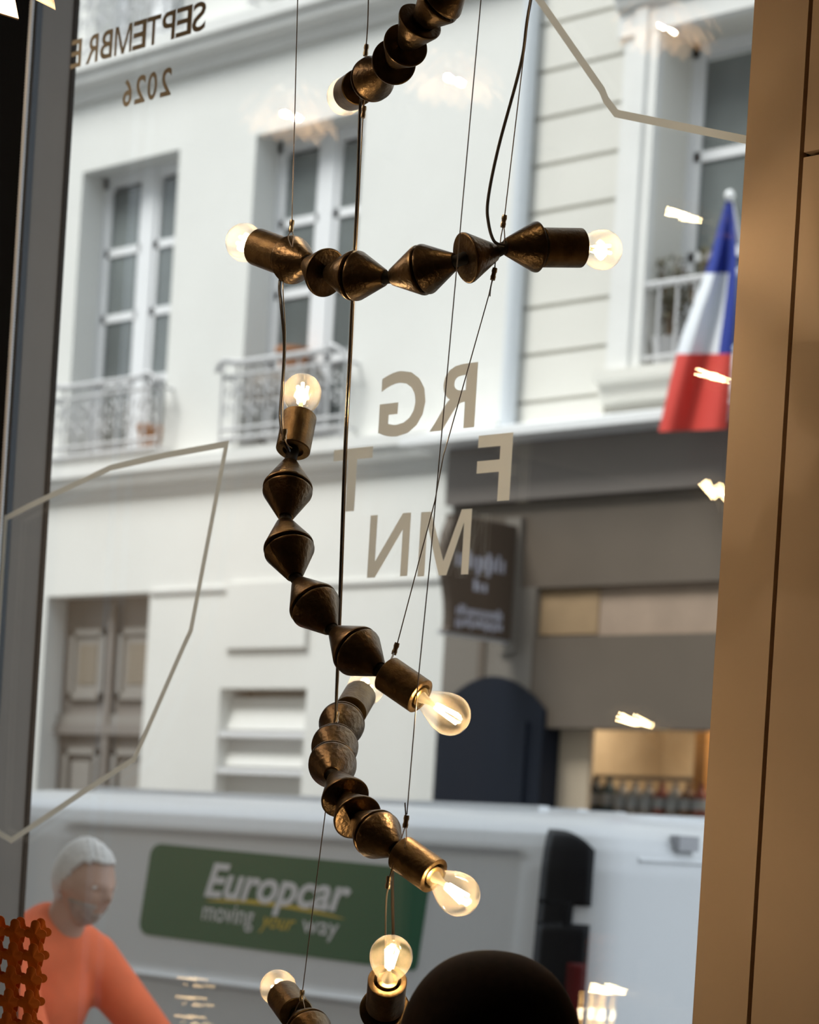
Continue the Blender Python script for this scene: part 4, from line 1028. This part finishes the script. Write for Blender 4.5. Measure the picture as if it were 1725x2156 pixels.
# passer-by in the orange top, outside, seen through the glass
hp = aty(178, 1860, 4.42)
yaw = math.radians(8)
hl = Vector((.13, 0, 0)); off = Matrix.Rotation(yaw, 3, 'Z') @ hl
base = (hp.x-off.x, hp.y-off.y, .12); hz = hp.z-.12
J = {'pelvis': ((-.13, 0, hz-.66), .13, .14), 'belly': ((-.10, 0, hz-.50), .13, .15), 'chest': ((-.04, 0, hz-.34), .13, .165), 'upper': ((.0, 0, hz-.205), .095, .13), 'neck': ((.05, 0, hz-.14), .058, .062), 'headb': ((.10, 0, hz-.04), .058, .06)}
for s, sg in (('L', 1), ('R', -1)):
    f = 0 if s == 'R' else .05
    J.update({'sh'+s: ((.0, sg*.185, hz-.235), .066, .072), 'el'+s: ((.19+f, sg*.235, hz-.46), .047, .05), 'wr'+s: ((.40+f, sg*.20, hz-.60), .030, .034), 'pa'+s: ((.465+f, sg*.195, hz-.63), .022, .036),
              'hip'+s: ((-.13, sg*.09, hz-.72), .095, .1), 'kn'+s: ((-.02 if s == 'L' else -.20, sg*.1, .49), .062, .062), 'an'+s: ((.06 if s == 'L' else -.34, sg*.1, .09), .042, .042), 'toe'+s: ((.22 if s == 'L' else -.18, sg*.1, .035), .032, .04)})
trunk = [('pelvis', 'belly'), ('belly', 'chest'), ('chest', 'upper')]
arms = [e for s in 'LR' for e in (('upper', 'sh'+s), ('sh'+s, 'el'+s), ('el'+s, 'wr'+s))]
legs = [e for s in 'LR' for e in (('pelvis', 'hip'+s), ('hip'+s, 'kn'+s), ('kn'+s, 'an'+s))]
cloth = [('orange_top', ['pelvis', 'belly', 'chest', 'upper', 'shL', 'shR', 'elL', 'elR', 'wrL', 'wrR'], trunk+arms, .016, m_shirt),
         ('trousers', ['pelvis', 'hipL', 'hipR', 'knL', 'knR', 'anL', 'anR'], legs, .014, m_trous)]
for s in 'LR': cloth.append(('shoe', ['an'+s, 'toe'+s], [('an'+s, 'toe'+s)], .008, m_shoe))
def manhair(dx, dy, dz):
    pts = [(-1, -.62), (-.3, -.50), (-.06, -.22), (.10, .2), (.3, .48), (.5, .57), (1, .62)]
    for (a, p), (b, q_) in zip(pts, pts[1:]):
        if dx <= b: return dz > p+(q_-p)*(dx-a)/(b-a)
    return dz > .66
person('person', 'white-haired man in an orange top walking past in the street', base, yaw, (hl.x, 0, hz), math.radians(0), math.radians(14), J, cloth, {'skin': m_skin, 'hair': m_whair, 'beard': m_beard}, manhair, True, lambda d: .05*max(0, d[2])+.06*max(0, min(1, .2-d[0]*3))+.022*math.sin(d[0]*23+d[2]*9)*math.sin(d[1]*19+d[2]*13), 1.07)

# customer in the shop, only the crown of a dark head in view
ht = at(1030, 2226, 2.98)
hz = ht.z-FZ
yaw = math.radians(135+12)
J = {'pelvis': ((0, 0, hz-.62), .12, .13), 'belly': ((0, 0, hz-.48), .105, .12), 'chest': ((.0, 0, hz-.33), .11, .135), 'upper': ((-.01, 0, hz-.225), .075, .1), 'neck': ((-.01, 0, hz-.14), .045, .047), 'headb': ((.0, 0, hz-.04), .05, .052)}
for s, sg in (('L', 1), ('R', -1)):
    J.update({'sh'+s: ((-.01, sg*.16, hz-.245), .05, .055), 'el'+s: ((-.02, sg*.20, hz-.48), .037, .04), 'wr'+s: ((.06, sg*.20, hz-.69), .025, .028), 'pa'+s: ((.085, sg*.2, hz-.745), .018, .03),
              'hip'+s: ((0, sg*.085, hz-.68), .09, .092), 'kn'+s: ((.02, sg*.09, .43), .055, .055), 'an'+s: ((-.01, sg*.09, .08), .038, .038), 'toe'+s: ((.13, sg*.1, .03), .028, .036)})
cloth = [('black_top', ['pelvis', 'belly', 'chest', 'upper', 'shL', 'shR', 'elL', 'elR', 'wrL', 'wrR'], trunk+arms, .014, m_dtop),
         ('trousers', ['pelvis', 'hipL', 'hipR', 'knL', 'knR', 'anL', 'anR'], legs, .012, m_trous)]
for s in 'LR': cloth.append(('shoe', ['an'+s, 'toe'+s], [('an'+s, 'toe'+s)], .006, m_shoe))
def fullhair(dx, dy, dz):
    if dx > .3: return dz > .5
    return dz > -.55
_pb = m_dhair.node_tree.nodes['Principled BSDF']; _pb.inputs['Sheen Weight'].default_value = .12; _pb.inputs['Sheen Tint'].default_value = (.5, .3, .16, 1)
person('person', 'dark-haired person in the foreground, only the crown of the head in view', (ht.x, ht.y, FZ), yaw, (0, 0, hz), 0, 0, J, cloth, {'skin': m_skin, 'hair': m_dhair}, fullhair, False, lambda d: .02+.34*d[1]*d[1]+.03*max(0, d[0])-.04*max(0, d[2]), 1.12)
